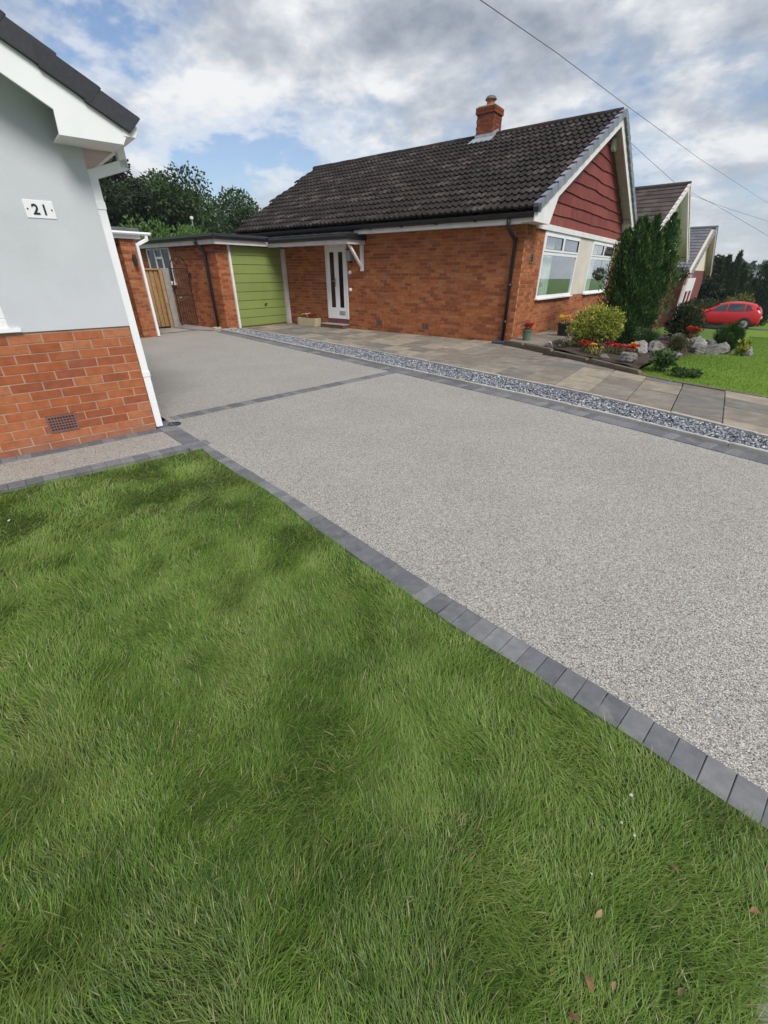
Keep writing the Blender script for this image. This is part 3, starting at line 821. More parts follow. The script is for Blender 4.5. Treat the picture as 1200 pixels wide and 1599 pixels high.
def blades(name, px, py, pz, length, width, ang, lean, tint, mat, curve=0.6):
    """grass blades: root, two bends, tip; lean is the angle from upright at the tip"""
    n = len(px)
    dx, dy = np.cos(ang), np.sin(ang)
    sx, sy = -dy, dx                           # across the blade
    rows = []
    for t, wf_ in ((0.0, 1.0), (0.38, 0.95), (0.74, 0.62), (1.0, 0.0)):
        la = lean * (0.55 + 0.45 * t)
        h = length * t * np.cos(la * (1 - 0.12 * t)); o = length * t * np.sin(la)
        cx, cy, cz = px + dx * o, py + dy * o, pz + h
        if wf_ > 0:
            w = width * wf_ / 2
            rows.append(np.stack([cx - sx * w, cy - sy * w, cz], -1)); rows.append(np.stack([cx + sx * w, cy + sy * w, cz], -1))
        else: rows.append(np.stack([cx, cy, cz], -1))
    V = np.stack(rows, 1).reshape(-1, 3)
    b = (np.arange(n) * 7)[:, None]
    Q = np.concatenate([b + np.array([0, 1, 3, 2]), b + np.array([2, 3, 5, 4])], 1).reshape(-1, 4)
    T = b + np.array([4, 5, 6])
    return npmesh(name, V, Q, T, np.repeat(tint, 7), mat)

def grow_lawn():
    N = 1500000
    x = npr.uniform(-3.6, 1.3, N); y = npr.uniform(-0.9, 3.7, N)
    # tufted density, thinning with distance and out of view
    dist = np.sqrt(x * x + y * y + 1.96)
    d = np.where(y < 0.15, 0.10, np.clip(1.75 / dist, 0.25, 1.0) ** 1.6)
    d *= np.where(x < -0.9 - y * 0.75, 0.25, 1.0)
    tuft = vnoise(x, y, 9, 21); tuft2 = vnoise(x, y, 3.1, 22)
    bare = vnoise(x, y, 3.3, 23)
    d *= 0.55 + 0.45 * tuft
    d *= np.where(bare < 0.07, 0.7, 1.0)
    k = (npr.random(N) < d * 0.80) & in_poly(x, y, [(p[0] - (0.017 if i < 10 else 0), p[1] - (0.017 if i < 10 else 0)) for i, p in enumerate(LAWN)])
    x, y, tuft, tuft2, bare, dist = x[k], y[k], tuft[k], tuft2[k], bare[k], dist[k]
    n = len(x)
    z = 0.010 + 0.030 * vnoise(x, y, 1.7, 5) + 0.014 * vnoise(x, y, 5, 6)
    flow = 1.15 + 3.4 * (vnoise(x, y, 2.2, 31) - 0.5) + 2.6 * (vnoise(x, y, 6.0, 32) - 0.5)
    ang = flow + npr.normal(0, 0.50, n) + np.where(npr.random(n) < 0.22, npr.uniform(-3, 3, n), 0)
    lean = np.clip(0.98 + 0.36 * vnoise(x, y, 3.4, 33) - 1.3 * np.clip(vnoise(x, y, 7.0, 34) - 0.62, 0, 1) + npr.normal(0, 0.20, n), 0.25, 1.45)
    L = (0.024 + 0.026 * tuft2 + 0.018 * tuft) * npr.uniform(0.55, 1.25, n)
    L *= np.where(bare < 0.07, 0.75, 1.0)
    w = np.clip(0.0009 + 0.00052 * dist, 0, 0.0026) * np.clip(npr.lognormal(-0.12, 0.38, n), 0.4, 2.2)
    pn = vnoise(x, y, 1.6, 41)
    tint = np.clip(0.42 + 0.26 * (pn - 0.5) + 0.38 * (vnoise(x, y, 6, 42) - 0.5) + 0.22 * (vnoise(x, y, 14, 43) - 0.5) + 0.06 * (y - 1.2) + npr.normal(0, 0.15, n), 0, 0.88)
    dry = npr.random(n) < np.where(bare < 0.09, 0.18, 0.045)
    tint = np.where(dry, npr.uniform(0.90, 1.0, n), tint)
    o = link('grass', blades('grass', x, y, z, L, w, ang, lean, tint, M['grass']))
    tag(o, kind='stuff')
    return n
n_blades = grow_lawn()
print('BLADES', n_blades)

# ---------------------------------------------------------------- bungalow
bg = empty('brick_bungalow', 'red brick bungalow with dark tiled roof and red boarded gable', 'house', (C0[0], C0[1], 0), ROT_B)
XL = -9.35; WID = 8.6; ZW = 2.30
Z0, Y0 = 2.49, -0.45; ZR, YR = 4.80, 4.30
SL = (ZR - Z0) / (YR - Y0); TH = math.atan(SL)
def roof_z(y): return Z0 + SL * (y - Y0) if y <= YR else ZR - SL * (y - YR)
core = MB()
core.box(XL, -0.80, 0.0045, WID, -0.6, ZW)
for (ya_, yb_, za_, zb_) in ((0.0045, 1.10, -0.6, ZW), (3.74, 5.04, -0.6, ZW), (7.62, WID, -0.6, ZW), (1.1005, 3.7395, -0.6, 0.858), (5.0405, 7.6195, -0.6, 0.858), (1.1005, 3.7395, 2.243, ZW), (5.0405, 7.6195, 2.243, ZW)):
    core.box(-0.7995, -0.005, ya_, yb_, za_, zb_)
core.prism([(0.012, ZW + .001), (WID, ZW + .001), (WID, roof_z(WID) - 0.14), (YR, ZR - 0.14), (0.012, roof_z(0) - 0.14)], 'x', XL, -0.05)
bg_core = core.build('wall_core', M['mortar_old'], bg)
bl = wall_bricks('y', 0.0, XL, 0.0, 0.0, ZW, holes=[(-5.78, -4.96, 0.20, 2.10), (-3.96, -3.74, 0.16, 0.28), (-2.46, -2.24, 0.16, 0.28)], out=-1)
bl += wall_bricks('x', 0.0, 0.066, 1.10, 0.0, ZW, out=1, shift=0.0)
bl += wall_bricks('x', 0.0, 1.10, WID, -0.45, 0.855, out=1)
bl += wall_bricks('x', 0.0, 7.62, WID, 0.855, ZW, out=1)
place_bricks(bg, bl, 300, ME_BRICK_OLD, M['brick_old'])
for vx in (-3.85, -2.35):
    o = MB().box(vx - 0.107, vx + 0.107, -0.004, 0.02, 0.153, 0.292).build('air_vent', M['vent'], bg)
    mb = MB()
    for i in range(5):
        for j in range(3): mb.box(vx - 0.085 + i * 0.038, vx - 0.067 + i * 0.038, -0.0055, 0.0, 0.175 + j * 0.036, 0.192 + j * 0.036)
    mb.build('vent_hole_shade', M['hole_shade'], o)  # raised black blocks; the shade of the holes is in their colour
# eaves: white fascia to the right of the porch, dark board behind the flat roof
MB().box(-4.42, -0.0, -0.31, -0.285, 2.27, 2.40).build('fascia', M['white_paint'], bg)
MB().box(-4.42, -0.0, -0.284, -0.001, 2.285, 2.30).build('soffit', M['white_paint'], bg)
MB().box(XL, -4.425, -0.31, -0.001, 2.27, 2.40).build('dark_fascia', M['black_plastic'], bg)
gut = MB().prism([(-0.315, 2.40), (-0.315, 2.44), (-0.32, 2.45), (-0.425, 2.45), (-0.43, 2.44), (-0.42, 2.39), (-0.38, 2.355), (-0.345, 2.36)], 'x', -9.6, 0.255).build('gutter', M['black_plastic'], bg)
mb = MB()
for xx in np.arange(-8.6, -0.4, 0.95): mb.box(xx - 0.015, xx + 0.015, -0.432, -0.312, 2.345, 2.37)
mb.build('gutter_bracket', M['black_plastic'], bg)
dpb = MB()
dpb.tube([(-0.42, -0.37, 2.38), (-0.42, -0.37, 2.24), (-0.40, -0.30, 2.16), (-0.36, -0.10, 2.03), (-0.36, -0.055, 1.97), (-0.36, -0.055, 0.06)], 0.038, 10)
for zz in (2.0, 1.15, 0.42): dpb.tube([(-0.36, -0.055, zz), (-0.36, -0.055, zz + 0.06)], 0.047, 10)
# photograph: pipe stands close to the corner
for i, v in enumerate(dpb.v): dpb.v[i] = (v[0] + 0.17, v[1], v[2])
dpb.build('downpipe', M['black_plastic'], bg, smooth=True)
MB().prism([(-0.34, -0.30), (0.03, -0.32), (0.06, -0.02), (-0.36, -0.02)], 'z', 0.012, 0.055).build('gully_cover', M['blue_plastic'], bg, bevel=0.012)

# roof tiles
def tile_mesh():
    w, L, t = 0.300, 0.40, 0.036
    prof = []
    for u, z in ((0, 0.004), (.10, 0), (.22, 0), (.28, .022), (.36, .036), (.44, .022), (.50, 0.0), (.60, 0), (.72, 0), (.78, .022), (.86, .036), (.94, .022), (1.0, 0.002)):
        prof.append((u * w - w / 2, z))
    v = []; f = []
    for yy, dz in ((0.0, 0.048), (L, 0.0)):
        for (a, b) in prof: v.append((a, yy, b + dz))
    for (a, b) in prof: v.append((a, 0.0, b * 0.6 + 0.048 - t))
    for i in range(12):
        f.append((i, i + 1, 13 + i + 1, 13 + i)); f.append((26 + i, 26 + i + 1, i + 1, i))
    mb = MB().add(v, f)
    return mb
tm = tile_mesh()
ME_TILE = tm.mesh('tile_mesh', M['tile'])
rl = math.hypot(YR - Y0, ZR - Z0); rows = 16; gauge = rl / rows
tiles = []
for r in range(rows):
    s = r * gauge
    yy = Y0 + s * math.cos(TH); zz = Z0 + s * math.sin(TH)
    xl = -9.35 - 0.85 * (r / (rows - 1))
    k = 0
    xr = -0.42
    while xr - 0.3 * k > xl:
        xx = xr - 0.3 * k
        tiles.append(((xx, yy, zz), r)); k += 1
cl = Vector((0, 0, CAM_H)); mwb = Matrix.Translation(bg.location) @ Matrix.Rotation(ROT_B, 4, 'Z')
chim = (-3.28, 4.2)
tiles.sort(key=lambda t: (mwb @ Vector(t[0]) - cl).length)
rest = MB()
for i, (p, r) in enumerate(tiles):
    rot = (TH + rnd.uniform(-.012, .012), rnd.uniform(-.012, .012), rnd.uniform(-.015, .015))
    q = (p[0], p[1], p[2] + rnd.uniform(-.003, .004))
    if i < 300: link('roof_tile', ME_TILE, bg, q, rot)
    else:
        mt = Matrix.Translation(q) @ Matrix.Rotation(rot[2], 4, 'Z') @ Matrix.Rotation(rot[1], 4, 'Y') @ Matrix.Rotation(rot[0], 4, 'X')
        rest.cur = rnd.random() * 0.98 + 0.01
        rest.add([mt @ Vector(v) for v in tm.v], tm.f)
o = rest.build('tiling', M['tile'], bg); o['kind'] = 'stuff'
deck = MB()
nrm = (0, -math.sin(TH), math.cos(TH))
def dk(y, off=-0.012): return roof_z(y) + off
deck.add([(-9.4, Y0 + 0.02, dk(Y0 + .02)), (-0.30, Y0 + 0.02, dk(Y0 + .02)), (-0.30, YR, dk(YR)), (-10.25, YR, dk(YR)), (-9.4, 2 * YR - Y0, dk(Y0)), (-0.30, 2 * YR - Y0, dk(Y0))], [(0, 1, 2, 3), (3, 2, 5, 4)])
deck.add([(-9.4, Y0 + 0.02, dk(Y0 + .02) - .08), (-0.30, Y0 + 0.02, dk(Y0 + .02) - .08), (-0.30, YR, dk(YR) - .08), (-10.25, YR, dk(YR) - .08), (-9.4, 2 * YR - Y0, dk(Y0) - .08), (-0.30, 2 * YR - Y0, dk(Y0) - .08)], [(3, 2, 1, 0), (4, 5, 2, 3)])
# overhang 0.35 m beyond the gable
deck.v = [((0.28 if abs(v[0] + 0.30) < 1e-6 else v[0]), v[1], v[2]) for v in deck.v]
deck.build('roof', M['tile'], bg)
# tiles reach the verge: shift already leaves room, add the last columns over the overhang
extra = MB()
for r in range(rows):
    s = r * gauge; yy = Y0 + s * math.cos(TH); zz = Z0 + s * math.sin(TH)
    for xx in (-0.12, 0.165):
        mt = Matrix.Translation((xx, yy, zz + rnd.uniform(-.002, .003))) @ Matrix.Rotation(TH + rnd.uniform(-.01, .01), 4, 'X')
        extra.cur = rnd.random() * .98 + .01
        extra.add([mt @ Vector((v[0] * (0.95 if xx > 0 else 1), v[1], v[2])) for v in tm.v], tm.f)
o = extra.build('tiling', M['tile'], bg); o['kind'] = 'stuff'
# ridge caps
rc = MB().prism([(0.115 * math.cos(a), 0.095 * math.sin(a) - 0.01) for a in np.linspace(0, math.pi, 9)] + [(-0.10, -0.03), (0.10, -0.03)], 'x', 0.0, 0.435).mesh('ridge_mesh', M['tile'])
xx = 0.27
while xx > -10.2:
    xx -= 0.44
    link('ridge_tile', rc, bg, (xx, YR, ZR + 0.005 + rnd.uniform(-.004, .004)), (0, rnd.uniform(-.008, .008), 0))
# verge units: near slope and far slope
vu = MB()
vu.hexa([(-0.06, 0, -0.06), (0.045, 0, -0.06), (0.045, gauge * 0.955, -0.085), (-0.06, gauge * 0.955, -0.085), (-0.06, 0, 0.085), (0.045, 0, 0.085), (0.045, gauge * 0.955, 0.055), (-0.06, gauge * 0.955, 0.055)])
ME_VERGE = vu.mesh('verge_mesh', M['verge'])
for r in range(rows):
    s = r * gauge
    link('verge_unit', ME_VERGE, bg, (0.32, Y0 + s * math.cos(TH), Z0 + s * math.sin(TH)), (TH, 0, rnd.uniform(-.01, .01)))
    s2 = rl - (r + 0) * gauge
    link('verge_unit', ME_VERGE, bg, (0.32, 2 * YR - Y0 - s * math.cos(TH), Z0 + s * math.sin(TH)), (TH, 0, math.pi), (-1, 1, 1))
MB().prism([(Y0 - 0.01, Z0 - 0.06), (Y0 + .12, Z0 - 0.06), (Y0 + .12, Z0 + 0.075), (Y0 - 0.01, Z0 + 0.075)], 'x', 0.262, 0.366).build('verge_end', M['black_plastic'], bg)
# barge boards with a boxed eaves end
for sgn in (0, 1):
    def my(y): return y if sgn == 0 else 2 * YR - y
    pts = [(my(Y0 + 0.02), 2.285), (my(0.40), 2.285), (my(0.70), roof_z(0.70) - 0.27), (my(YR), ZR - 0.27), (my(YR), ZR - 0.055), (my(Y0 + 0.02), Z0 - 0.055)]
    MB().prism(pts, 'x', 0.285, 0.310).build('barge_board', M['white_paint'], bg)
    sf = MB().prism([(my(0.70), roof_z(0.70) - 0.115), (my(YR), ZR - 0.115), (my(YR), ZR - 0.098), (my(0.70), roof_z(0.70) - 0.098)], 'x', 0.0, 0.284)
    sf.build('soffit', M['soffit'] if sgn == 0 else M['white_paint'], bg)
    MB().prism([(my(-0.305), 2.288), (my(0.395), 2.288), (my(0.69), roof_z(0.69) - 0.26), (my(0.69), roof_z(0.69) - 0.12), (my(-0.305), Z0 - 0.08)], 'x', 0.001, 0.284).build('soffit_box', M['white_paint'], bg)
# red waney-edged boards, lapped, two or three to a course
z = 2.335; row = 0
while z < ZR - 0.35:
    h = 0.238 + rnd.uniform(-0.015, 0.015)
    zb_, ztp = z, z + h + 0.03
    def ylim(zz):
        y = Y0 + (zz + 0.19 - Z0) / SL
        return max(0.42, y), min(2 * YR - 0.42, 2 * YR - y)
    ya, yb2 = ylim(zb_)
    yt0, yt1 = ylim(ztp - 0.02)
    mid = YR + rnd.uniform(-0.25, 0.25)
    cuts_ = [ya, mid, yb2] if yb2 - ya < 5.0 else [ya, mid - 1.6 + rnd.uniform(-.3, .3), mid + 0.1, mid + 1.8, yb2]
    if yt1 - yt0 < 0.4: break
    wav = [rnd.uniform(0, 6.28) for _ in range(4)]; wamp = 0.45 if row < 4 else 1.0
    def wy(y): return zb_ + wamp * (0.016 * math.sin(1.9 * y + wav[0]) + 0.009 * math.sin(4.7 * y + wav[1]) + 0.004 * math.sin(11 * y + wav[2]))
    for s, e in zip(cuts_[:-1], cuts_[1:]):
        ns = 10
        mb = MB(); vs = []; fs = []
        for i in range(ns + 1):
            y = s + 0.003 + (e - s - 0.006) * i / ns
            top_y = min(max(y, yt0), yt1)
            if abs(s - ya) > 1e-6 and i == 0: top_y = min(max(y, yt0), yt1)
            b = wy(y)
            t_ = ztp
            vs += [(0.042, y, b), (0.012, top_y, t_), (0.012, y, b + 0.004), (0.002, top_y, t_)]
        for i in range(ns):
            a = i * 4; c = a + 4
            fs += [(a, c, c + 1, a + 1), (a + 2, c + 2, c, a), (a + 3, c + 3, c + 2, a + 2), (a + 1, c + 1, c + 3, a + 3)]
        m_ = ns * 4
        fs += [(0, 1, 3, 2), (m_, m_ + 2, m_ + 3, m_ + 1)]
        mb.add(vs, fs).build('cladding_board', M['red_board'], bg)
    z += h; row += 1
# head beam, windows, cream panel
MB().box(-0.01, 0.055, 0.50, 8.10, 2.245, 2.352).build('head_beam', M['white_paint'], bg)
mb = MB().box(-0.03, 0.012, 3.74, 5.04, 0.885, 2.242).build('cream_panel', M['cream'], bg)
def window(y0, y1, z0, z1, fx):
    w = MB()
    f = 0.055
    w.box(-0.05, 0.018, y0, y1, z0, z0 + f); w.box(-0.05, 0.018, y0, y1, z1 - f, z1)
    w.box(-0.05, 0.0175, y0, y0 + f, z0 + f, z1 - f); w.box(-0.05, 0.0175, y1 - f, y1, z0 + f, z1 - f)
    ztr = z1 - 0.43
    w.box(-0.05, 0.0165, y0 + f, y1 - f, ztr - 0.035, ztr + 0.035)
    ym = (y0 + y1) / 2
    w.box(-0.05, 0.0155, ym - 0.03, ym + 0.03, ztr + 0.035, z1 - f)
    o = w.build('window_frame', M['upvc'], bg, bevel=0.004)
    for (a, b) in ((y0 + f, ym - 0.03), (ym + 0.03, y1 - f)):
        s = MB(); c, d = ztr + 0.036, z1 - f - 0.001; e = 0.045; a += .001; b -= .001
        s.box(0.0, 0.032, a, b, c, c + e); s.box(0.0, 0.032, a, b, d - e, d); s.box(0.0, 0.031, a, a + e, c + e, d - e); s.box(0.0, 0.031, b - e, b, c + e, d - e)
        sash = s.build('sash', M['upvc'], o, bevel=0.003)
        gsk = MB().box(0.012, 0.0335, a + e, a + e + 0.008, c + e, d - e); gsk.box(0.012, 0.0335, b - e - 0.008, b - e, c + e, d - e); gsk.box(0.012, 0.0332, a + e, b - e, d - e - 0.008, d - e); gsk.box(0.012, 0.0332, a + e, b - e, c + e, c + e + .008)
        gsk.build('gasket', M['black_plastic'], o)
        MB().box(0.010, 0.016, a + e, b - e, c + e, d - e).build('pane', M['glass'], o)
    MB().box(-0.012, -0.006, y0 + f, y1 - f, z0 + f, ztr - 0.035).build('pane', M['glass'], o)
    MB().box(-0.02, 0.085, y0 - 0.03, y1 + 0.0, z0 - 0.035, z0 - 0.001).build('sill', M['upvc'], o, bevel=0.004)
    # room behind
    rm = MB()
    xb = -0.70
    rm.add([(xb, y0, z0), (xb, y1, z0), (xb, y1, z1), (xb, y0, z1), (-0.052, y0, z0), (-0.052, y1, z0), (-0.052, y1, z1), (-0.052, y0, z1)], [(0, 1, 2, 3), (0, 4, 5, 1), (3, 2, 6, 7), (0, 3, 7, 4), (1, 5, 6, 2)])
    rm.build('room', M['interior'], bg)
    cu = MB(); vs = []; fs = []; nn = 40
    a, b = y0 + 0.06, y0 + 0.06 + (y1 - y0) * 0.40
    for i in range(nn + 1):
        y = a + (b - a) * i / nn; xx = -0.14 + 0.022 * math.sin(i * 1.1) + 0.01 * math.sin(i * 0.37)
        vs += [(xx, y, z0 + 0.03), (xx, y, z1 - 0.02)]
    for i in range(nn): fs.append((2 * i, 2 * i + 2, 2 * i + 3, 2 * i + 1))
    cu.add(vs, fs).build('curtain', M['curtain'], bg, smooth=True)
    return o
window(1.10, 3.74, 0.885, 2.242, 0); window(5.04, 7.62, 0.885, 2.242, 0)
# number plaque, alarm box
np_ = MB().box(0.001, 0.014, 0.42, 0.58, 1.60, 1.80).build('number_plaque', M['stone'], bg, bevel=0.004)
MB().box(0.012, 0.018, 0.45, 0.55, 1.63, 1.77).build('plaque_face', M['black_iron'], np_)
ab_ = MB().prism([(4.70, 4.20), (4.86, 4.16), (5.02, 4.20), (5.02, 4.40), (4.94, 4.44), (4.78, 4.44), (4.70, 4.40)], 'x', 0.04, 0.13).build('alarm_box', M['upvc'], bg, bevel=0.01)
# chimney
cx0, cx1, cy0, cy1 = -3.50, -2.98, 3.98, 4.50
cc = MB().box(cx0 + 0.01, cx1 - 0.01, cy0 + 0.01, cy1 - 0.01, 4.3, 5.42).build('chimney', M['mortar'], bg)
cb = wall_bricks('y', cy0, cx0, cx1, 4.62, 5.24, out=-1, depth=0.05) + wall_bricks('x', cx1, cy0 + 0.052, cy1, 4.62, 5.24, out=1, depth=0.05) + wall_bricks('x', cx0, cy0 + 0.052, cy1, 4.62, 5.24, out=-1, depth=0.05)
for c, s in cb: link('brick', ME_BRICK_DARK, cc, c, None, s)
for i, zz in enumerate((5.245, 5.32)):
    mb = MB(); e = 0.025
    link('brick', ME_BRICK_DARK, cc, ((cx0 + cx1) / 2 - 0.15, (cy0 + cy1) / 2, zz + 0.033), None, (0.28, cy1 - cy0 + 2 * e, 0.066))
    link('brick', ME_BRICK_DARK, cc, ((cx0 + cx1) / 2 + 0.145, (cy0 + cy1) / 2, zz + 0.033), None, (0.285, cy1 - cy0 + 2 * e - .002, 0.066))
MB().lathe([(0.0, 5.39), (0.27, 5.39), (0.20, 5.43), (0.0, 5.45)], ((cx0 + cx1) / 2, (cy0 + cy1) / 2, 0), 4).build('flaunching', M['mortar'], cc)
MB().lathe([(0.105, 5.41), (0.11, 5.48), (0.10, 5.53), (0.12, 5.55), (0.12, 5.575), (0.09, 5.575)], ((cx0 + cx1) / 2, (cy0 + cy1) / 2, 0), 14).build('chimney_pot', M['terracotta'], cc, smooth=True)
MB().lathe([(0.14, 5.56), (0.16, 5.575), (0.13, 5.63), (0.08, 5.655), (0.0, 5.66)], ((cx0 + cx1) / 2, (cy0 + cy1) / 2, 0), 12).build('cowl', M['stone'], cc)
fl = MB()
za = roof_z(cy0)
fl.hexa([(cx0 - 0.10, cy0 - 0.24, roof_z(cy0 - .24) + 0.055), (cx1 + 0.10, cy0 - 0.24, roof_z(cy0 - .24) + 0.055), (cx1 + 0.06, cy0 - 0.01, za + 0.075), (cx0 - 0.06, cy0 - 0.01, za + 0.075),
         (cx0 - 0.10, cy0 - 0.25, roof_z(cy0 - .24) + 0.066), (cx1 + 0.10, cy0 - 0.25, roof_z(cy0 - .24) + 0.066), (cx1 + 0.06, cy0 - 0.012, za + 0.088), (cx0 - 0.06, cy0 - 0.012, za + 0.088)])
fl.box(cx0 - 0.008, cx1 + 0.008, cy0 - 0.009, cy0 - 0.001, za + 0.04, za + 0.16)
fl.prism([(cy0 - 0.02, za + 0.05), (YR, ZR + 0.03), (cy1, roof_z(cy1) + 0.05), (cy1, roof_z(cy1) + 0.14), (YR, ZR + 0.15), (cy0 - 0.02, za + 0.16)], 'x', cx1 + 0.001, cx1 + 0.009)
fl.build('lead_flashing', M['lead'], cc)
# front door, step, lantern, wall knobs
dr = MB(); x0, x1 = -5.775, -4.965; z0, z1 = 0.245, 2.09
dr.box(x0, x0 + 0.055, -0.025, 0.004, z0, z1); dr.box(x1 - 0.055, x1, -0.025, 0.004, z0, z1); dr.box(x0 + 0.055, x1 - 0.055, -0.0245, 0.004, z1 - 0.055, z1)
df = dr.build('door_frame', M['white_paint'], bg, bevel=0.004)
d = MB(); a, b = x0 + 0.058, x1 - 0.058; c, e = z0 + 0.005, z1 - 0.058
g1, g2 = (a + 0.10, a + 0.265), (b - 0.265, b - 0.10); gz0, gz1 = c + 0.29, e - 0.11
d.box(a, b, -0.012, 0.004, c, gz0); d.box(a, b, -0.012, 0.004, gz1, e)
d.box(a, g1[0], -0.0118, 0.004, gz0, gz1); d.box(g1[1], g2[0], -0.0118, 0.004, gz0, gz1); d.box(g2[1], b, -0.0118, 0.004, gz0, gz1)
do = d.build('front_door', M['upvc'], bg, bevel=0.003)
for gg in (g1, g2): MB().box(gg[0], gg[1], -0.004, 0.0035, gz0, gz1).build('pane', M['dark_glass'], do)
hn = MB().box(a + 0.283, a + 0.308, -0.020, -0.0125, 1.08, 1.30); hn.bar((a + 0.295, -0.055, 1.22), (a + 0.20, -0.055, 1.22), 0.018, 0.018); hn.bar((a + 0.295, -0.02, 1.22), (a + 0.295, -0.06, 1.22), 0.018, 0.018)
hn.build('handle', M['chrome'], do)
lp = MB().box(b - 0.29, b - 0.06, -0.020, -0.0125, c + 0.10, c + 0.21); lp.box(b - 0.26, b - 0.09, -0.026, -0.0201, c + 0.135, c + 0.175)
lp.build('letter_plate', M['lead'], do, bevel=0.002)
MB().box(x0, x1, -0.02, 0.004, 0.10, 0.244).build('threshold', M['step'], bg)
st = MB().box(x0 - 0.08, x1 + 0.02, -0.30, -0.021, 0.0, 0.10).build('door_step', M['step'], bg, bevel=0.006)
MB().box(x0 - 0.09, x1 + 0.03, -0.31, -0.021, 0.101, 0.125).build('step_top', M['grey_slab'], st, bevel=0.004)
ln = MB().prism([(-4.885, 1.70), (-4.765, 1.70), (-4.745, 1.80), (-4.765, 1.95), (-4.885, 1.95), (-4.905, 1.80)], 'y', -0.11, -0.012)
lo = MB().box(-4.87, -4.78, -0.10, -0.001, 1.66, 1.699).box(-4.90, -4.75, -0.12, -0.001, 1.951, 1.975).build('lantern', M['black_iron'], bg)
ln.build('lantern_glass', M['lead'], lo)
for zz in (1.43, 1.01):
    MB().lathe([(0.0, -0.05), (0.035, -0.045), (0.05, -0.02), (0.05, -0.001)], (-4.865, 0, zz), 12, 'y').build('wall_knob', M['upvc'], bg, smooth=True)

# ---------------------------------------------------------------- attached garage with flat roof and porch canopy
ga = empty('attached_garage', 'flat roofed brick garage with olive green door beside the bungalow', 'garage', (C0[0], C0[1], 0), ROT_B)
gx0 = -12.6
core = MB(); core.box(gx0, -7.606, -2.2945, 0.0, -0.2, 2.10)
core.build('wall_core', M['mortar_old'], ga)
gw = wall_bricks('y', -2.30, gx0, -7.60, 0.0, 2.10, holes=[(-11.25, -9.90, 1.14, 2.10)], out=-1)
gp_ = wall_bricks('x', -7.60, -2.234, -1.93, 0.0, 2.10, out=1)
place_bricks(ga, gp_ + gw, 120, ME_BRICK_OLD, M['brick_old'])
MB().box(-7.66, -7.55, -1.925, -1.865, 0.0, 2.085).build('door_post', M['white_paint'], ga, bevel=0.004)
MB().box(-7.60, -7.45, -0.09, -0.01, 0.0, 2.054).build('door_post', M['pink_white'], ga, bevel=0.004)
gd = MB().box(-7.615, -7.600, -1.86, -0.09, 0.02, 2.08).build('garage_door', M['green_door'], ga)
npan = 9; zz = 0.03; ph = (2.075 - 0.03) / npan
for k in range(npan):
    MB().box(-7.600, -7.578, -1.858, -0.092, zz + 0.006, zz + ph - 0.006).build('panel', M['green_door'], gd, bevel=0.009)
    zz += ph
hd = MB().bar((-7.575, -0.88, 0.60), (-7.535, -0.88, 0.60), 0.025, 0.025); hd.bar((-7.54, -0.93, 0.595), (-7.54, -0.83, 0.62), 0.02, 0.02)
hd.build('handle', M['black_iron'], gd)
# roof slab over garage and porch
yf = -0.66
MB().prism([(gx0, -2.42), (-7.40, -2.42), (-7.40, yf), (-4.34, yf), (-4.34, -0.002), (gx0, -0.002)], 'z', 2.19, 2.27).build('roof_deck', M['black_felt'], ga)
fs_ = MB()
fs_.box(gx0, -7.405, -2.45, -2.425, 2.08, 2.185); fs_.box(-7.40, -7.375, -2.45, yf - 0.03, 2.08, 2.185)
fs_.box(-7.374, -4.315, yf - 0.028, yf - 0.003, 2.055, 2.150); fs_.box(-4.338, -4.313, yf - 0.002, -0.002, 2.055, 2.150)
fs_.build('fascia', M['pink_white'], ga)
MB().box(-7.37, -4.34, yf, -0.003, 2.088, 2.10).build('soffit', M['pink_white'], ga)
gg = MB()
gg.prism([(-2.455, 2.19), (-2.455, 2.285), (-2.54, 2.285), (-2.55, 2.25), (-2.52, 2.20)], 'x', gx0, -7.28)
gg.prism([(-7.37, 2.19), (-7.37, 2.285), (-7.285, 2.285), (-7.275, 2.25), (-7.30, 2.20)], 'y', -2.455, yf - 0.12)
gg.prism([(yf - 0.03, 2.155), (yf - 0.03, 2.255), (yf - 0.115, 2.255), (yf - 0.125, 2.22), (yf - 0.10, 2.165)], 'x', -7.28, -4.25)
gg.box(-4.312, -4.25, yf - 0.03, -0.003, 2.155, 2.25)
gg.build('gutter', M['black_plastic'], ga)
# rolled felt edge, lighter worn patches
fe = MB()
fe.tube([(gx0, -2.43, 2.295), (-7.36, -2.43, 2.295), (-7.36, yf - 0.05, 2.295)], 0.022, 6)
fe.tube([(-7.36, yf - 0.05, 2.275), (-4.30, yf - 0.05, 2.275), (-4.30, -0.05, 2.275)], 0.022, 6)
fe.build('felt_edge', M['black_felt'], ga)
bk = MB()                                         # timber bracket under the porch
bk.box(-4.44, -4.36, -0.075, -0.001, 1.46, 2.054)
bk.hexa([(-4.43, -0.076, 1.53), (-4.37, -0.076, 1.53), (-4.37, -0.076, 1.62), (-4.43, -0.076, 1.62), (-4.43, -0.58, 2.053), (-4.37, -0.58, 2.053), (-4.37, -0.50, 2.0535), (-4.43, -0.50, 2.0535)])
bk.build('porch_bracket', M['white_paint'], ga, bevel=0.004)
gp2 = MB().tube([(-8.16, -2.50, 2.21), (-8.16, -2.50, 2.12), (-8.08, -2.40, 2.0), (-8.02, -2.355, 1.9), (-7.98, -2.355, 0.05)], 0.042, 10)
gp2.build('downpipe', M['black_plastic'], ga, smooth=True)
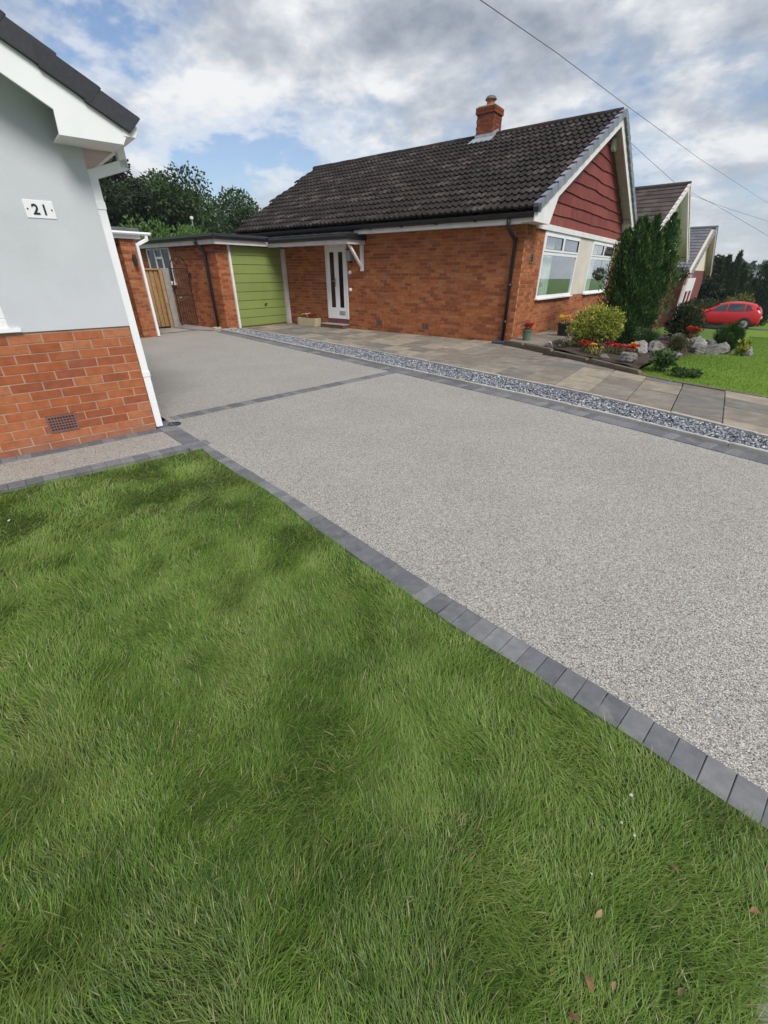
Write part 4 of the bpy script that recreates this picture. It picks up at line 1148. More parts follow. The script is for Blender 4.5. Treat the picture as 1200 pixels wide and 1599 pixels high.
# side window
w = MB(); a, b, c, d = -11.25, -9.90, 1.15, 2.085; yy0, yy1 = -2.325, -2.26; f = 0.055
w.box(a, b, yy0, yy1, c, c + f); w.box(a, b, yy0, yy1, d - f, d)
xs_ = [a, a + 0.45, b - 0.45 - f, b - f]
for xx in xs_: w.box(xx, xx + f, yy0 + .001, yy1, c + f, d - f)
w.box(a + 0.45 + f, b - 0.45 - f, yy0 + 0.002, yy1, 1.79, 1.85)
wo = w.build('window_frame', M['upvc'], ga, bevel=0.004)
for (p, q, r_, s_) in ((xs_[0] + f, xs_[1], c + f, d - f), (xs_[1] + f, xs_[2], c + f, 1.79), (xs_[1] + f, xs_[2], 1.85, d - f), (xs_[2] + f, xs_[3], c + f, d - f)):
    MB().box(p, q, -2.300, -2.294, r_, s_).build('pane', M['dark_glass'], wo)
MB().box(a - 0.03, b + 0.03, -2.39, -2.29, c - 0.05, c - 0.001).build('sill', M['upvc'], wo)
# small trough with flowers by the door, block under the pipe
MB().box(-8.06, -7.90, -2.52, -2.31, 0.0, 0.05).build('gully_block', M['trough'], ga, bevel=0.008)

# ---------------------------------------------------------------- number 21's own garage
og = empty('brick_garage', 'brick garage with white fascia and wall light behind number 21', 'garage', (C0[0], C0[1], 0), ROT_B)
xf = -7.62; yl, yr = -4.70, -4.33
MB().box(xf - 3.0, xf - 0.006, yl + 0.006, yr - 0.006, -0.2, 2.10).build('wall_core', M['mortar'], og)
ob = wall_bricks('x', xf, yl, yr, 0.0, 2.10, out=1) + wall_bricks('y', yl, xf - 0.9, xf - 0.066, 0.0, 2.10, out=-1) + wall_bricks('y', yr, xf - 3.0, xf - 0.066, 0.0, 2.10, out=1)
place_bricks(og, ob, 290, ME_BRICK_OLD, M['brick_old'])
MB().box(xf - 3.0, xf - 0.9, yl - 2.6, yl - 0.0, 0.0, 2.10).build('garage_door', M['black_iron'], og)  # shade of the dark garage opening put into a near-black door colour
MB().box(xf - 3.0, xf + 0.06, yl - 3.0, yr + 0.10, 2.10, 2.19).build('fascia', M['upvc'], og, bevel=0.004)
MB().prism([(xf + 0.062, 2.175), (xf + 0.062, 2.235), (xf + 0.14, 2.235), (xf + 0.15, 2.20), (xf + 0.13, 2.17)], 'y', yl - 3.0, yr + 0.32).build('gutter', M['upvc'], og)
MB().box(xf - 3.0, xf + 0.05, yl - 3.0, yr + 0.12, 2.192, 2.31).build('roof', M['felt'], og, bevel=0.02)
p = MB(); p.hexa([(xf + 0.02, yr + 0.005, 1.96), (xf + 0.08, yr + 0.005, 1.96), (xf + 0.08, yr + 0.005, 2.03), (xf + 0.02, yr + 0.005, 2.03), (xf + 0.07, yr + 0.24, 2.07), (xf + 0.13, yr + 0.24, 2.07), (xf + 0.13, yr + 0.24, 2.14), (xf + 0.07, yr + 0.24, 2.14)])
p.box(xf + 0.07, xf + 0.13, yr + 0.18, yr + 0.24, 2.08, 2.17)
p.box(xf + 0.002, xf + 0.06, yr - 0.035, yr + 0.02, 0.02, 2.02)
p.build('downpipe', M['upvc'], og, bevel=0.004)
wl_ = MB().lathe([(0.0, 1.56), (0.04, 1.56), (0.045, 1.60), (0.045, 1.75), (0.04, 1.79), (0.0, 1.79)], (xf + 0.075, -4.485, 0), 12); wl_.box(xf + 0.001, xf + 0.05, -4.51, -4.46, 1.63, 1.72)
wl_.build('wall_light', M['black_iron'], og, smooth=False)

# ---------------------------------------------------------------- fence panel and iron gate
fp = empty('fence_panel', 'short panel of brown upright fence boards between the two garages', 'fence', (C0[0], C0[1], 0), ROT_B)
yy = -4.20
while yy < -2.98:
    MB().box(-9.43, -9.405, yy, yy + 0.098, 0.04, 1.49).build('board', M['timber'], fp)
    MB().box(-9.475, -9.455, yy + 0.09, yy + 0.14, 0.04, 1.49).build('back_board', M['timber'], fp)
    yy += 0.128
MB().box(-9.44, -9.37, -4.2, -2.95, 1.492, 1.535).build('top_rail', M['timber'], fp)
MB().box(-9.37, -9.33, -3.06, -2.98, 0.0, 1.53).build('board', M['timber'], fp)
MB().box(-9.40, -9.30, -2.965, -2.78, 0.0, 1.54).build('post', M['grey_timber'], fp, bevel=0.006)

gt_ = empty('iron_gate', 'black wrought iron gate with arched scrollwork top beside the fence', 'gate', (C0[0], C0[1], 0), ROT_B)
gxp = -9.0; ya, yb3 = -2.88, -2.38
hb = MB()
hb.tube([(gxp, ya, 0.06), (gxp, ya, 1.53)], 0.018, 6); hb.tube([(gxp, yb3, 0.06), (gxp, yb3, 1.53)], 0.018, 6)
hb.tube([(gxp, ya, 1.53), (gxp, yb3, 1.53)], 0.010, 6); hb.tube([(gxp, ya, 0.10), (gxp, yb3, 0.10)], 0.010, 6); hb.tube([(gxp, ya, 0.85), (gxp, yb3, 0.85)], 0.010, 6)
arch = []
for i in range(13):
    a = math.pi * i / 12
    arch.append((gxp, (ya + yb3) / 2 - (yb3 - ya) / 2 * math.cos(a), 1.53 + 0.30 * math.sin(a)))
hb.tube(arch, 0.015, 6)
hb.build('frame', M['black_iron'], gt_)
for k in range(1, 7):
    yv = ya + (yb3 - ya) * k / 7
    MB().tube([(gxp, yv, 0.10), (gxp, yv, 1.53)], 0.010, 5).build('bar', M['black_iron'], gt_)
for (cy_, cz_, rr, s0) in (((ya + yb3) / 2 - 0.09, 1.62, 0.07, 1), ((ya + yb3) / 2 + 0.09, 1.62, 0.07, -1), ((ya + yb3) / 2, 1.72, 0.06, 1)):
    pts = []
    for i in range(22):
        a = i * 0.42; r_ = rr * (1 - i / 26)
        pts.append((gxp, cy_ + s0 * r_ * math.cos(a), cz_ + r_ * math.sin(a)))
    MB().tube(pts, 0.009, 5).build('scroll', M['black_iron'], gt_)
MB().box(gxp - 0.02, gxp + 0.03, yb3 + 0.005, yb3 + 0.07, 1.30, 1.42).build('hinge', M['black_iron'], gt_)
MB().lathe([(0.0, 0.03), (0.022, 0.02), (0.026, 0.0), (0.0, -0.004)], (gxp + 0.01, ya + 0.13, 0.80), 10, 'x').build('knob', M['chrome'], gt_)

# ---------------------------------------------------------------- planting
def leaf_mesh(name, P, N_, size, asp, mat, r, tint, droop=None):
    """leaves at P with axis N_ (direction of growth); each a folded diamond of two triangles"""
    n = len(P)
    ax = N_ / (np.linalg.norm(N_, axis=1, keepdims=True) + 1e-9)
    rv = r.normal(size=(n, 3)); side = np.cross(ax, rv); side /= np.linalg.norm(side, axis=1, keepdims=True) + 1e-9
    up_ = np.cross(side, ax)
    L = size[:, None]; w = L * asp
    base = P; tip = P + ax * L; mid = P + ax * L * 0.5
    fold = up_ * w * 0.25
    V = np.stack([base, mid + side * w / 2 + fold, tip, mid - side * w / 2 + fold], 1).reshape(-1, 3)
    b = (np.arange(n) * 4)[:, None]
    T = np.concatenate([b + np.array([0, 1, 2]), b + np.array([0, 2, 3])], 1).reshape(-1, 3)
    return npmesh(name, V, None, T, np.repeat(tint, 4), mat, smooth=False)

def limb(mb, p, d, L, r0, r, depth, ends):
    q = p + d * L
    m = (p + q) / 2 + Vector((r.normal(), r.normal(), 0)) * L * 0.05
    mb.tube([p, m, q], [r0, r0 * 0.8, r0 * 0.6], 7)
    if depth == 0: ends.append(q); return
    for k in range(3):
        nd = (d + Vector((r.normal() * 0.55, r.normal() * 0.55, r.normal() * 0.3 + 0.1))).normalized()
        limb(mb, q, nd, L * r.uniform(0.6, 0.8), r0 * 0.6, r, depth - 1, ends)

def broadleaf(name, label, cat, pos, h, rad, n, leaf, mat, seed, group=None, trunk_h=0.3, blobs=34, squash=1.0, tr=None, hollow=0.55, cat_group=None):
    r = np.random.default_rng(seed)
    t = empty(name, label, cat, pos, 0, group)
    tm_ = MB(); ends = []
    tr = tr or h * 0.022
    limb(tm_, Vector((0, 0, -0.15)), Vector((0.02, 0.03, 1)).normalized(), h * trunk_h + 0.15, tr, r, 2, ends)
    tm_.build('trunk', M['bark'], t, smooth=True)
    cz = h * (0.5 + trunk_h * 0.42); rz_ = (h - cz)
    C_ = []
    while len(C_) < blobs:
        p = r.uniform(-1, 1, 3); d = np.linalg.norm(p)
        if d > 1 or d < 0.30: continue
        C_.append(p * np.array([rad, rad * squash, rz_]) * 0.82 + np.array([0, 0, cz]))
    C_ = np.array(C_); br = r.uniform(0.20, 0.36, blobs) * rad
    k = r.integers(0, blobs, n)
    v = r.normal(size=(n, 3)); v /= np.linalg.norm(v, axis=1, keepdims=True)
    s = r.random(n) ** (1 / 2.4)
    P = C_[k] + v * (br[k] * s)[:, None] * np.array([1, 1, 0.75])
    P[:, 2] = np.maximum(P[:, 2], h * 0.05)
    A = v * 0.8 + r.normal(size=(n, 3)) * 0.7 + np.array([0, 0, -0.1])
    tint = np.clip(0.45 + 0.35 * (r.random(blobs)[k] - 0.5) + 0.22 * r.normal(size=n) + 0.12 * v[:, 2], 0, 1)
    me = leaf_mesh('crown', P, A, leaf * r.uniform(0.6, 1.3, n), 0.62, mat, r, tint)
    o = link('crown', me, t)
    return t

def bush(name, label, cat, pos, w, d, h, n, leaf, mat, seed, group=None, blobs=40, up_=0.6, asp=0.4, stem=True, part='foliage'):
    r = np.random.default_rng(seed)
    t = empty(name, label, cat, pos, 0, group)
    if stem:
        sm = MB()
        for i in range(5):
            a = i * 1.3
            sm.tube([(0.04 * math.cos(a), 0.04 * math.sin(a), -0.05), (w * 0.16 * math.cos(a), d * 0.16 * math.sin(a), h * 0.35), (w * 0.26 * math.cos(a), d * 0.26 * math.sin(a), h * 0.62)], [0.018 * h, 0.014 * h, 0.007 * h], 5)
        sm.build('stem', M['bark'], t)
    C_ = []
    while len(C_) < blobs:
        p = r.uniform(-1, 1, 3)
        if np.linalg.norm(p) > 1: continue
        C_.append(p * np.array([w / 2, d / 2, h / 2]) * 0.80 + np.array([0, 0, h * 0.52]))
    C_ = np.array(C_); br = r.uniform(0.12, 0.24, blobs) * min(w, h * 1.4)
    k = r.integers(0, blobs, n)
    v = r.normal(size=(n, 3)); v /= np.linalg.norm(v, axis=1, keepdims=True)
    P = C_[k] + v * (br[k] * r.random(n) ** 0.4)[:, None]
    P[:, 2] = np.clip(P[:, 2], 0.01, None)
    A = v * 0.9 + r.normal(size=(n, 3)) * 0.45 + np.array([0, 0, up_])
    tint = np.clip(0.42 + 0.4 * (r.random(blobs)[k] - 0.5) + 0.20 * r.normal(size=n) + 0.15 * v[:, 2], 0, 1)
    link(part, leaf_mesh(part, P, A, leaf * r.uniform(0.6, 1.3, n), asp, mat, r, tint), t)
    return t

def conifer(name, label, pos, h, w, n, leaf, mat, seed, spires=12, group=None, asp=0.28, cat='conifer'):
    """columnar cypress: a bunch of upright spires of upswept sprays on one trunk"""
    r = np.random.default_rng(seed)
    t = empty(name, label, cat, pos, 0, group)
    MB().tube([(0, 0, -0.15), (0, 0, h * 0.4), (0.02, 0, h * 0.85)], [h * 0.028, h * 0.02, 0.01], 7).build('trunk', M['bark'], t)
    sx = []; 
    for i in range(spires):
        a = i * 2.4 + r.uniform(-.3, .3); q = math.sqrt((i + 0.3) / spires)
        sx.append((q * math.cos(a) * w * 0.38, q * math.sin(a) * w * 0.38, h * (1.0 - (0.26 if spires > 9 else 0.30) * q ** 1.3 * r.uniform(0.0, 1.25)), w * (0.235 if spires > 9 else 0.26) * r.uniform(0.85, 1.15)))
    sx = np.array(sx); sx[0, 2] = h
    k = r.integers(0, spires, n)
    u = r.random(n) ** 0.85
    prof = np.where(u < 0.25, 0.55 + 1.8 * u, np.where(u < 0.6, 1.0, np.clip((1 - u) / 0.4, 0, 1) ** 0.75))
    a = r.uniform(0, 6.283, n); q = r.random(n) ** 0.4
    lump = 0.8 + 0.35 * np.sin(a * 3 + u * 23 + k)
    rr = sx[k, 3] * prof * q * lump
    P = np.stack([sx[k, 0] * (0.62 + 0.48 * u) + rr * np.cos(a), sx[k, 1] * (0.62 + 0.48 * u) + rr * np.sin(a), 0.02 + u * sx[k, 2] * 0.97], -1)
    A = np.stack([np.cos(a) * 0.45, np.sin(a) * 0.45, np.full(n, 1.0)], -1) + r.normal(size=(n, 3)) * 0.22
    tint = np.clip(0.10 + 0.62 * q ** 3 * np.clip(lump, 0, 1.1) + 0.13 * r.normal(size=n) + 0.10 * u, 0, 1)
    link('crown', leaf_mesh('crown', P, A, leaf * r.uniform(0.6, 1.3, n), asp, mat, r, tint), t)
    return t

def rock(name, pos, sx, sy, sz, seed, label, group):
    r = np.random.default_rng(seed)
    bm = bmesh.new(); bmesh.ops.create_icosphere(bm, subdivisions=4, radius=1.0)
    pl_ = [(v_ / np.linalg.norm(v_), r.uniform(0.55, 0.92)) for v_ in r.normal(size=(13, 3))]
    for v in bm.verts:
        c = np.array(v.co)
        for nrm_, dd in pl_:
            e = c @ nrm_ - dd
            if e > 0: c = c - nrm_ * e * 0.97
        c *= 1 + 0.07 * math.sin(c[0] * 7 + seed) * math.sin(c[1] * 8) + 0.035 * math.sin(c[2] * 15 + c[0] * 11 + seed) + r.uniform(-.018, .018)
        v.co = Vector((c[0] * sx, c[1] * sy, c[2] * sz))
    me = bpy.data.meshes.new('rock'); bm.to_mesh(me); bm.free(); me.materials.append(M['stone'])
    o = link(name, me, None, pos, (r.uniform(-.2, .2), r.uniform(-.2, .2), r.uniform(0, 6)))
    return tag(o, label, 'rock', group)

def flower_plant(name, label, pos, w, h, n_leaf, heads, petal, seed, group=None, hr=0.035, cat='flower'):
    """leafy bedding plant with round heads made of petals"""
    r = np.random.default_rng(seed)
    t = empty(name, label, cat, pos, 0, group)
    v = r.normal(size=(n_leaf, 3)); v[:, 2] = np.abs(v[:, 2]); v /= np.linalg.norm(v, axis=1, keepdims=True)
    P = v * np.array([w / 2, w / 2, h * 0.7]) * (r.random((n_leaf, 1)) ** 0.6)
    link('leaves', leaf_mesh('leaves', P, v + np.array([0, 0, 0.3]), r.uniform(0.03, 0.06, n_leaf), 0.6, M['plant'], r, r.random(n_leaf)), t)
    for i in range(heads):
        a = r.uniform(0, 6.28); q = math.sqrt(r.random()) * w * 0.42
        c = Vector((q * math.cos(a), q * math.sin(a), h * r.uniform(0.75, 1.0)))
        mb = MB(); mb.tube([(c.x * 0.5, c.y * 0.5, 0), (c.x, c.y, c.z)], 0.004, 4)
        npet = 14
        for k in range(npet):
            ph_ = k * 2.4; el = math.asin(min(1, 0.05 + 0.95 * (k + .5) / npet)); rr = hr * r.uniform(0.85, 1.15)
            d = Vector((math.cos(ph_) * math.cos(el), math.sin(ph_) * math.cos(el), math.sin(el)))
            sd_ = d.cross(Vector((0, 0, 1)) if abs(d.z) < 0.9 else Vector((1, 0, 0))).normalized(); uu = sd_.cross(d)
            b = c + d * rr * 0.35; e = c + d * rr
            mb.add([b - sd_ * rr * .2, b + sd_ * rr * .2, e + sd_ * rr * .45 + uu * rr * .1, e + uu * rr * .3, e - sd_ * rr * .45 + uu * rr * .1], [(0, 1, 2, 3, 4)])
        mb.build('flower_head', petal if not isinstance(petal, list) else petal[i % len(petal)], t)
    return t

# flower bed: raised step slabs, edging, soil
def bedz(x, y):
    t = min(1.0, max(0.0, (x - 2.75) / 0.6)); t = t * t * (3 - 2 * t)
    return (0.10 - 0.049 * max(0, y + 0.8)) * (1 - t) + (0.012 - 0.058 * max(0, y + 0.8)) * t
fb = sheet('flower_bed', [(0.95, -0.80), (1.30, -0.96), (2.96, -1.98), (3.0, -1.5), (3.12, -0.2), (3.38, 1.8), (4.1, 2.9), (4.0, 5.2), (3.0, 7.0), (0.02, 7.0), (0.02, 3.2), (0.95, 2.2)], 0.0, M['soil'], cuts=3, zf=lambda x, y: bedz(x, y) + 0.05 * float(vnoise(x, y, 3, 8)) - 0.02)
fb.location = FR['loc']; fb.rotation_euler = FR['rot']; tag(fb, kind='structure')
for (a, b) in ((0.0, 0.62), (0.62, 1.25), (1.25, 1.9), (1.9, 2.6)):
    x0_, x1_ = 0.06, 0.93
    if a == 0.0:
        p = np.array([(0.10, -0.40), (0.93, -0.80), (0.93, 0.45), (0.06, 0.45)])
    else: p = np.array([(x0_, a - 0.16), (x1_, a - 0.16), (x1_, b - 0.16), (x0_, b - 0.16)])
    slab_piece(p, 0.125 - 0.02 * a, fb, 0.10)
ed = [(0.02, -0.36), (0.55, -0.63), (1.28, -1.0), (2.1, -1.52), (3.05, -2.10), (3.5, -2.30), (4.62, -2.66), (6.2, -3.13)]
for i, (p, q) in enumerate(zip(ed[:-1], ed[1:])):
    p, q = np.array(p), np.array(q); d = q - p; L = np.linalg.norm(d); c = (p + q) / 2
    hh = 0.115 if i < 2 else (0.085 if i < 4 else 0.022)
    link('edging_stone', chamfer_box('edging_mesh', M['edging'], 0.05, 0.2), fb, (c[0], c[1], hh), (0, (0.02 if i == 3 else 0), math.atan2(d[1], d[0])), (L - 0.008, 0.09, 0.16))

def L3(x, y, z): 
    a, b = loc2w(x, y); return (a, b, z)
def cone_pot(name, label, x, y, z, r0, r1, h, mat, petal, seed, hr):
    t = empty(name, label, 'plant pot', L3(x, y, z))
    MB().lathe([(0.0, 0), (r0, 0), (r1 * 0.97, h * 0.86), (r1 * 1.08, h * 0.87), (r1 * 1.08, h), (r1 * 0.93, h), (r1 * 0.9, h * 0.9), (0, h * 0.9)], (0, 0, 0), 18).build('pot', mat, t, smooth=False)
    return t
cone_pot('plant_pot', 'small green pot of red flowers at the corner of the bungalow', 0.42, -0.20, 0.127, 0.075, 0.105, 0.22, M['pot_green'], None, 1, 0)
flower_plant('red_flower', 'red flowers in the small green pot', L3(0.42, -0.20, 0.127 + 0.19), 0.20, 0.11, 40, 9, M['petal_red'], 2, hr=0.045)
cone_pot('plant_pot', 'black pot of yellow flowers below the bungalow window', 0.74, 1.28, 0.085, 0.115, 0.15, 0.29, M['pot_black'], None, 1, 0)
flower_plant('yellow_flower', 'yellow flowers in the black pot', L3(0.74, 1.28, 0.085 + 0.26), 0.30, 0.17, 60, 6, M['petal_yellow'], 3, hr=0.055)
# flower trough by the door
tr_ = empty('flower_trough', 'pale stone trough beside the front door step', 'planter', L3(-6.42, -0.21, 0.012), ROT_B)
mb = MB(); mb.box(-0.38, 0.38, -0.13, -0.09, 0.0, 0.22); mb.box(-0.38, 0.38, 0.09, 0.13, 0, 0.22); mb.box(-0.38, -0.33, -0.09, 0.09, 0, 0.2195); mb.box(0.33, 0.38, -0.09, 0.09, 0, 0.2195)
mb.build('trough', M['trough'], tr_, bevel=0.008)
MB().box(-0.33, 0.33, -0.09, 0.09, 0.01, 0.19).build('soil', M['soil'], tr_)
for i, (dx, pt, lb_) in enumerate(((-0.22, M['petal_yellow'], 'yellow flower in the stone trough'), (-0.06, M['petal_white'], 'pale flower in the middle of the stone trough'), (0.08, M['petal_red'], 'dark red flower in the middle of the stone trough'), (0.25, M['petal_red'], 'red flower at the door end of the stone trough'))):
    wx, wy = loc2w(-6.42 + dx, -0.21)
    flower_plant('bedding_flower', lb_, (wx, wy, 0.20), 0.16, 0.12, 30, 4, pt, 20 + i, hr=0.04)

# golden shrub, big conifer and friends (bungalow frame)
bush('golden_shrub', 'rounded golden green shrub in front of the bungalow window', 'shrub', L3(1.72, 0.10, bedz(1.7, .1)), 1.10, 0.95, 0.72, 12000, 0.050, M['golden'], 4, blobs=60, up_=0.35, asp=0.5)
conifer('conifer', 'tall dark green multi-spired conifer beside the bungalow gable', L3(1.90, 2.15, bedz(1.9, 2.15) - 0.02), 2.58, 1.54, 72000, 0.068, M['conifer'], 5, spires=22)
bush('low_evergreen', 'low blue-green evergreen at the foot of the tall conifer', 'shrub', L3(2.5, 1.35, bedz(2.5, 1.3)), 0.6, 0.5, 0.36, 2600, 0.045, M['conifer'], 6, blobs=22, asp=0.3, stem=False)
bush('heather_plant', 'brownish rounded plant between the rocks by the lawn', 'plant', L3(3.15, 1.35, bedz(3.1, 1.3) - 0.02), 0.42, 0.4, 0.36, 2600, 0.055, M['heather'], 7, blobs=24, up_=1.0, asp=0.22, stem=False)
bush('dark_shrub', 'dark dense shrub above the rockery in front of the porch', 'shrub', L3(2.85, 4.3, bedz(2.9, 4.3) + 0.0), 0.92, 0.9, 0.95, 9000, 0.06, M['bush_dark'], 8, blobs=50, up_=0.5)
bush('bright_shrub', 'fine leaved bright green shrub at the edge of the lawn', 'shrub', L3(3.92, 3.1, hgt(*loc2w(3.92, 3.1)) - 0.02), 0.56, 0.56, 0.66, 9000, 0.065, M['bush_bright'], 9, blobs=50, up_=1.1, asp=0.16)
bush('variegated_plant', 'small pale leaved plant at the foot of the bright shrub', 'plant', L3(4.25, 2.7, hgt(*loc2w(4.25, 2.7)) - .01), 0.26, 0.3, 0.34, 260, 0.10, M['golden'], 10, blobs=14, up_=0.7, asp=0.5, stem=False)
bush('tan_shrub', 'tan tipped shrub rising behind the dark shrub', 'shrub', L3(2.95, 6.2, hgt(*loc2w(2.95, 6.2))), 0.5, 0.5, 1.05, 1500, 0.07, M['heather'], 12, blobs=30, up_=0.9)
bush('trailing_plant', 'leafy plant spilling over the edging beside the large rock', 'plant', L3(3.22, -1.65, 0.06), 0.42, 0.40, 0.26, 500, 0.075, M['plant'], 13, blobs=16, asp=0.5, stem=False)
bush('ground_plant', 'low leafy plant spreading onto the lawn edge', 'plant', L3(3.62, -1.85, 0.0), 0.52, 0.34, 0.12, 420, 0.07, M['plant'], 14, blobs=16, asp=0.5, stem=False)
# rocks
rk = [((2.72, -1.58), 0.20, 0.14, 0.135, 'large pale rock at the front corner of the flower bed'),
      ((2.32, -1.42), 0.12, 0.07, 0.05, 'flat grey stone beside the edging below the red flowers'),
      ((1.08, -0.62), 0.09, 0.07, 0.085, 'small white stone at the bed end nearest the pots'),
      ((1.22, -0.30), 0.08, 0.06, 0.05, 'little grey stone behind the small white stone'),
      ((2.62, 0.05), 0.20, 0.15, 0.15, 'pale purple-grey rock right of the golden shrub'),
      ((2.82, 0.45), 0.19, 0.15, 0.14, 'lumpy pale rock behind the large corner rock'),
      ((3.00, -0.25), 0.16, 0.13, 0.14, 'grey rock between the corner rock and the heather'),
      ((3.20, 0.25), 0.15, 0.13, 0.11, 'light rock touching the heather plant'),
      ((2.55, -0.55), 0.13, 0.1, 0.08, 'small rock behind the yellow flowers'),
      ((3.45, 2.10), 0.20, 0.16, 0.15, 'rock at the left end of the rockery by the lawn'),
      ((3.72, 2.35), 0.19, 0.15, 0.17, 'squat rock in the middle of the lawn rockery'),
      ((3.45, 2.75), 0.22, 0.18, 0.22, 'upper rock of the rockery below the orange flowers'),
      ((3.10, 2.45), 0.19, 0.15, 0.19, 'rock on the rockery beside the conifer'),
      ((3.85, 2.75), 0.18, 0.16, 0.18, 'rock against the left of the bright shrub'),
      ((3.30, 3.35), 0.25, 0.20, 0.25, 'topmost rock of the rockery by the dark shrub'),
      ((3.62, 3.0), 0.17, 0.14, 0.24, 'upright rock in the rockery'),
      ((4.35, 2.70), 0.13, 0.11, 0.15, 'upright pale rock in front of the bright shrub'),
      ((2.95, 3.0), 0.20, 0.16, 0.20, 'brown shaded rock behind the heather plant')]
for i, ((x, y), a, b, c, lb_) in enumerate(rk):
    base = bedz(x, y) if x < 3.4 else hgt(*loc2w(x, y)) + 0.01
    rock('rock', L3(x, y, base + c * 0.45), a, b, c, 40 + i, lb_, 'rocks edging the flower bed')
# bedding flowers
fls = [((1.85, -0.92), M['petal_red'], 'red flower nearest the pots at the front of the bed', 5, .06), ((2.00, -1.02), M['petal_yellow'], 'pale yellow flower under the first red flower', 3, .045),
       ((2.16, -1.2), M['petal_yellow'], 'single low yellow flower at the edging', 2, .035), ((2.24, -0.75), M['petal_red'], 'red flower left of the red and orange row', 4, .055),
       ((2.34, -0.55), M['petal_red'], 'deep red flower behind the row under the golden shrub', 4, .05), ((2.42, -0.85), M['petal_red'], 'red flower in the middle of the row', 4, .055),
       ((2.54, -0.95), M['petal_orange'], 'orange red flower in the row before the large rock', 4, .055), ((2.64, -0.75), M['petal_orange'], 'orange red flower beside the yellow clump', 4, .055),
       ((2.60, -0.42), M['petal_yellow'], 'bright yellow clump at the right end of the bed', 6, .06), ((2.70, -0.9), M['petal_red'], 'red flower right up against the large rock', 4, .05)]
for i, ((x, y), pt, lb_, hd_, hr_) in enumerate(fls):
    flower_plant('bedding_flower', lb_, L3(x, y, bedz(x, y) - 0.01), 0.20, 0.17, 46, hd_, pt, 60 + i, hr=hr_ * 0.82)
flower_plant('bedding_flower', 'orange red flower on top of the lawn rockery', L3(3.22, 2.95, bedz(3.2, 2.9) + 0.28), 0.3, 0.16, 30, 8, M['petal_orange'], 80, hr=0.07)
bush('dry_plant', 'small straggly plant beside the small white stone', 'plant', L3(1.35, -0.62, 0.08), 0.30, 0.26, 0.2, 160, 0.06, M['heather'], 15, blobs=12, stem=False)

# right-hand mown lawn
def rl_z(x, y):
    a, b = loc2w(x, y); return hgt(a, b)
rlawn = sheet('lawn', [(3.5, -2.28), (4.62, -2.64), (9.0, -4.0), (26, -4.0), (26, 40), (4.5, 40), (4.2, 6.0), (4.2, 3.0), (3.34, 1.8), (3.08, -0.2), (2.96, -1.5), (2.98, -2.02)], 0.010, M['turf'], cuts=5, zf=rl_z)
rlawn.location = FR['loc']; rlawn.rotation_euler = FR['rot']; tag(rlawn, kind='structure')
n = 170000
x = 2.95 + npr.random(n) ** 1.3 * 6.3; y = -4.2 + npr.random(n) ** 1.2 * 18
k = in_poly(x, y, [(3.52, -2.26), (4.62, -2.62), (9.0, -3.95), (12, -3.95), (12, 14), (4.5, 14), (4.2, 3.0), (3.36, 1.8), (3.10, -0.2), (2.98, -1.5), (3.0, -2.02)])
x, y = x[k], y[k]; n = len(x)
zz = np.array([rl_z(a, b) for a, b in zip(x, y)]) + 0.004
tint = np.clip(0.5 + 0.7 * (vnoise(x, y, 0.8, 51) - 0.5) + npr.normal(0, 0.17, n), 0, 1)
o = link('grass', blades('grass_short', x, y, zz, npr.uniform(0.018, 0.042, n), npr.uniform(0.004, 0.008, n), npr.uniform(0, 6.28, n), npr.uniform(0.1, 0.9, n), tint, M['grass_short']))
o.location = FR['loc']; o.rotation_euler = FR['rot']; tag(o, kind='stuff')

# ---------------------------------------------------------------- litter on the long grass
lf = MB(); vs = []; fs = []
for i, (u, w) in enumerate(((0, .15), (.2, .7), (.45, 1), (.7, .75), (1, .05))):
    zc_ = 0.12 * math.sin(u * 3.1)
    vs += [(u - .5, -w * .24, zc_ + .10 * w), (u - .5, 0, zc_), (u - .5, w * .24, zc_ + .07 * w)]
for i in range(4):
    a = i * 3; fs += [(a, a + 3, a + 4, a + 1), (a + 1, a + 4, a + 5, a + 2)]
ME_LEAF = lf.add(vs, fs).mesh('leaf_mesh', M['dry_leaf'], True)
spots = [(618, 1289, .05), (603, 1340, .035), (508, 1590, .05), (852, 1440, .035), (935, 1426, .055), (1053, 1357, .06), (1180, 1424, .07), (920, 1535, .07), (960, 1540, .04), (1065, 1549, .045), (895, 1588, .05)]
for i, (u, v, s) in enumerate(spots):
    px, py_ = gnd(u, v, 0.055)
    o = link('fallen_leaf', ME_LEAF, None, (px, py_, 0.052), (rnd.uniform(-.7, .7), rnd.uniform(-.7, .7), rnd.uniform(0, 6.3)), (s * .48,) * 3)
    tag(o, 'small dry brown leaf lying on the long grass', 'leaf', 'fallen leaves on the long grass')
ME_SCRAP = MB().add([(-.5, -.3, 0), (.4, -.4, .1), (.5, .2, .25), (0, .45, .1), (-.45, .25, .2)], [(0, 1, 2), (0, 2, 3), (0, 3, 4)]).mesh('scrap_mesh', M['scrap'])
for i, (u, v, s) in enumerate([(985, 1244, .03), (970, 1287, .022), (564, 1492, .04), (990, 1307, .02), (923, 1367, .022), (15, 815, .05), (20, 805, .04)]):
    px, py_ = gnd(u, v, 0.055)
    o = link('pale_scrap', ME_SCRAP, None, (px, py_, 0.062), (rnd.uniform(-.3, .3), rnd.uniform(-.3, .3), rnd.uniform(0, 6.3)), (s * .36,) * 3)
    tag(o, 'tiny white scrap lying on the long grass', 'scrap', 'white scraps on the long grass')

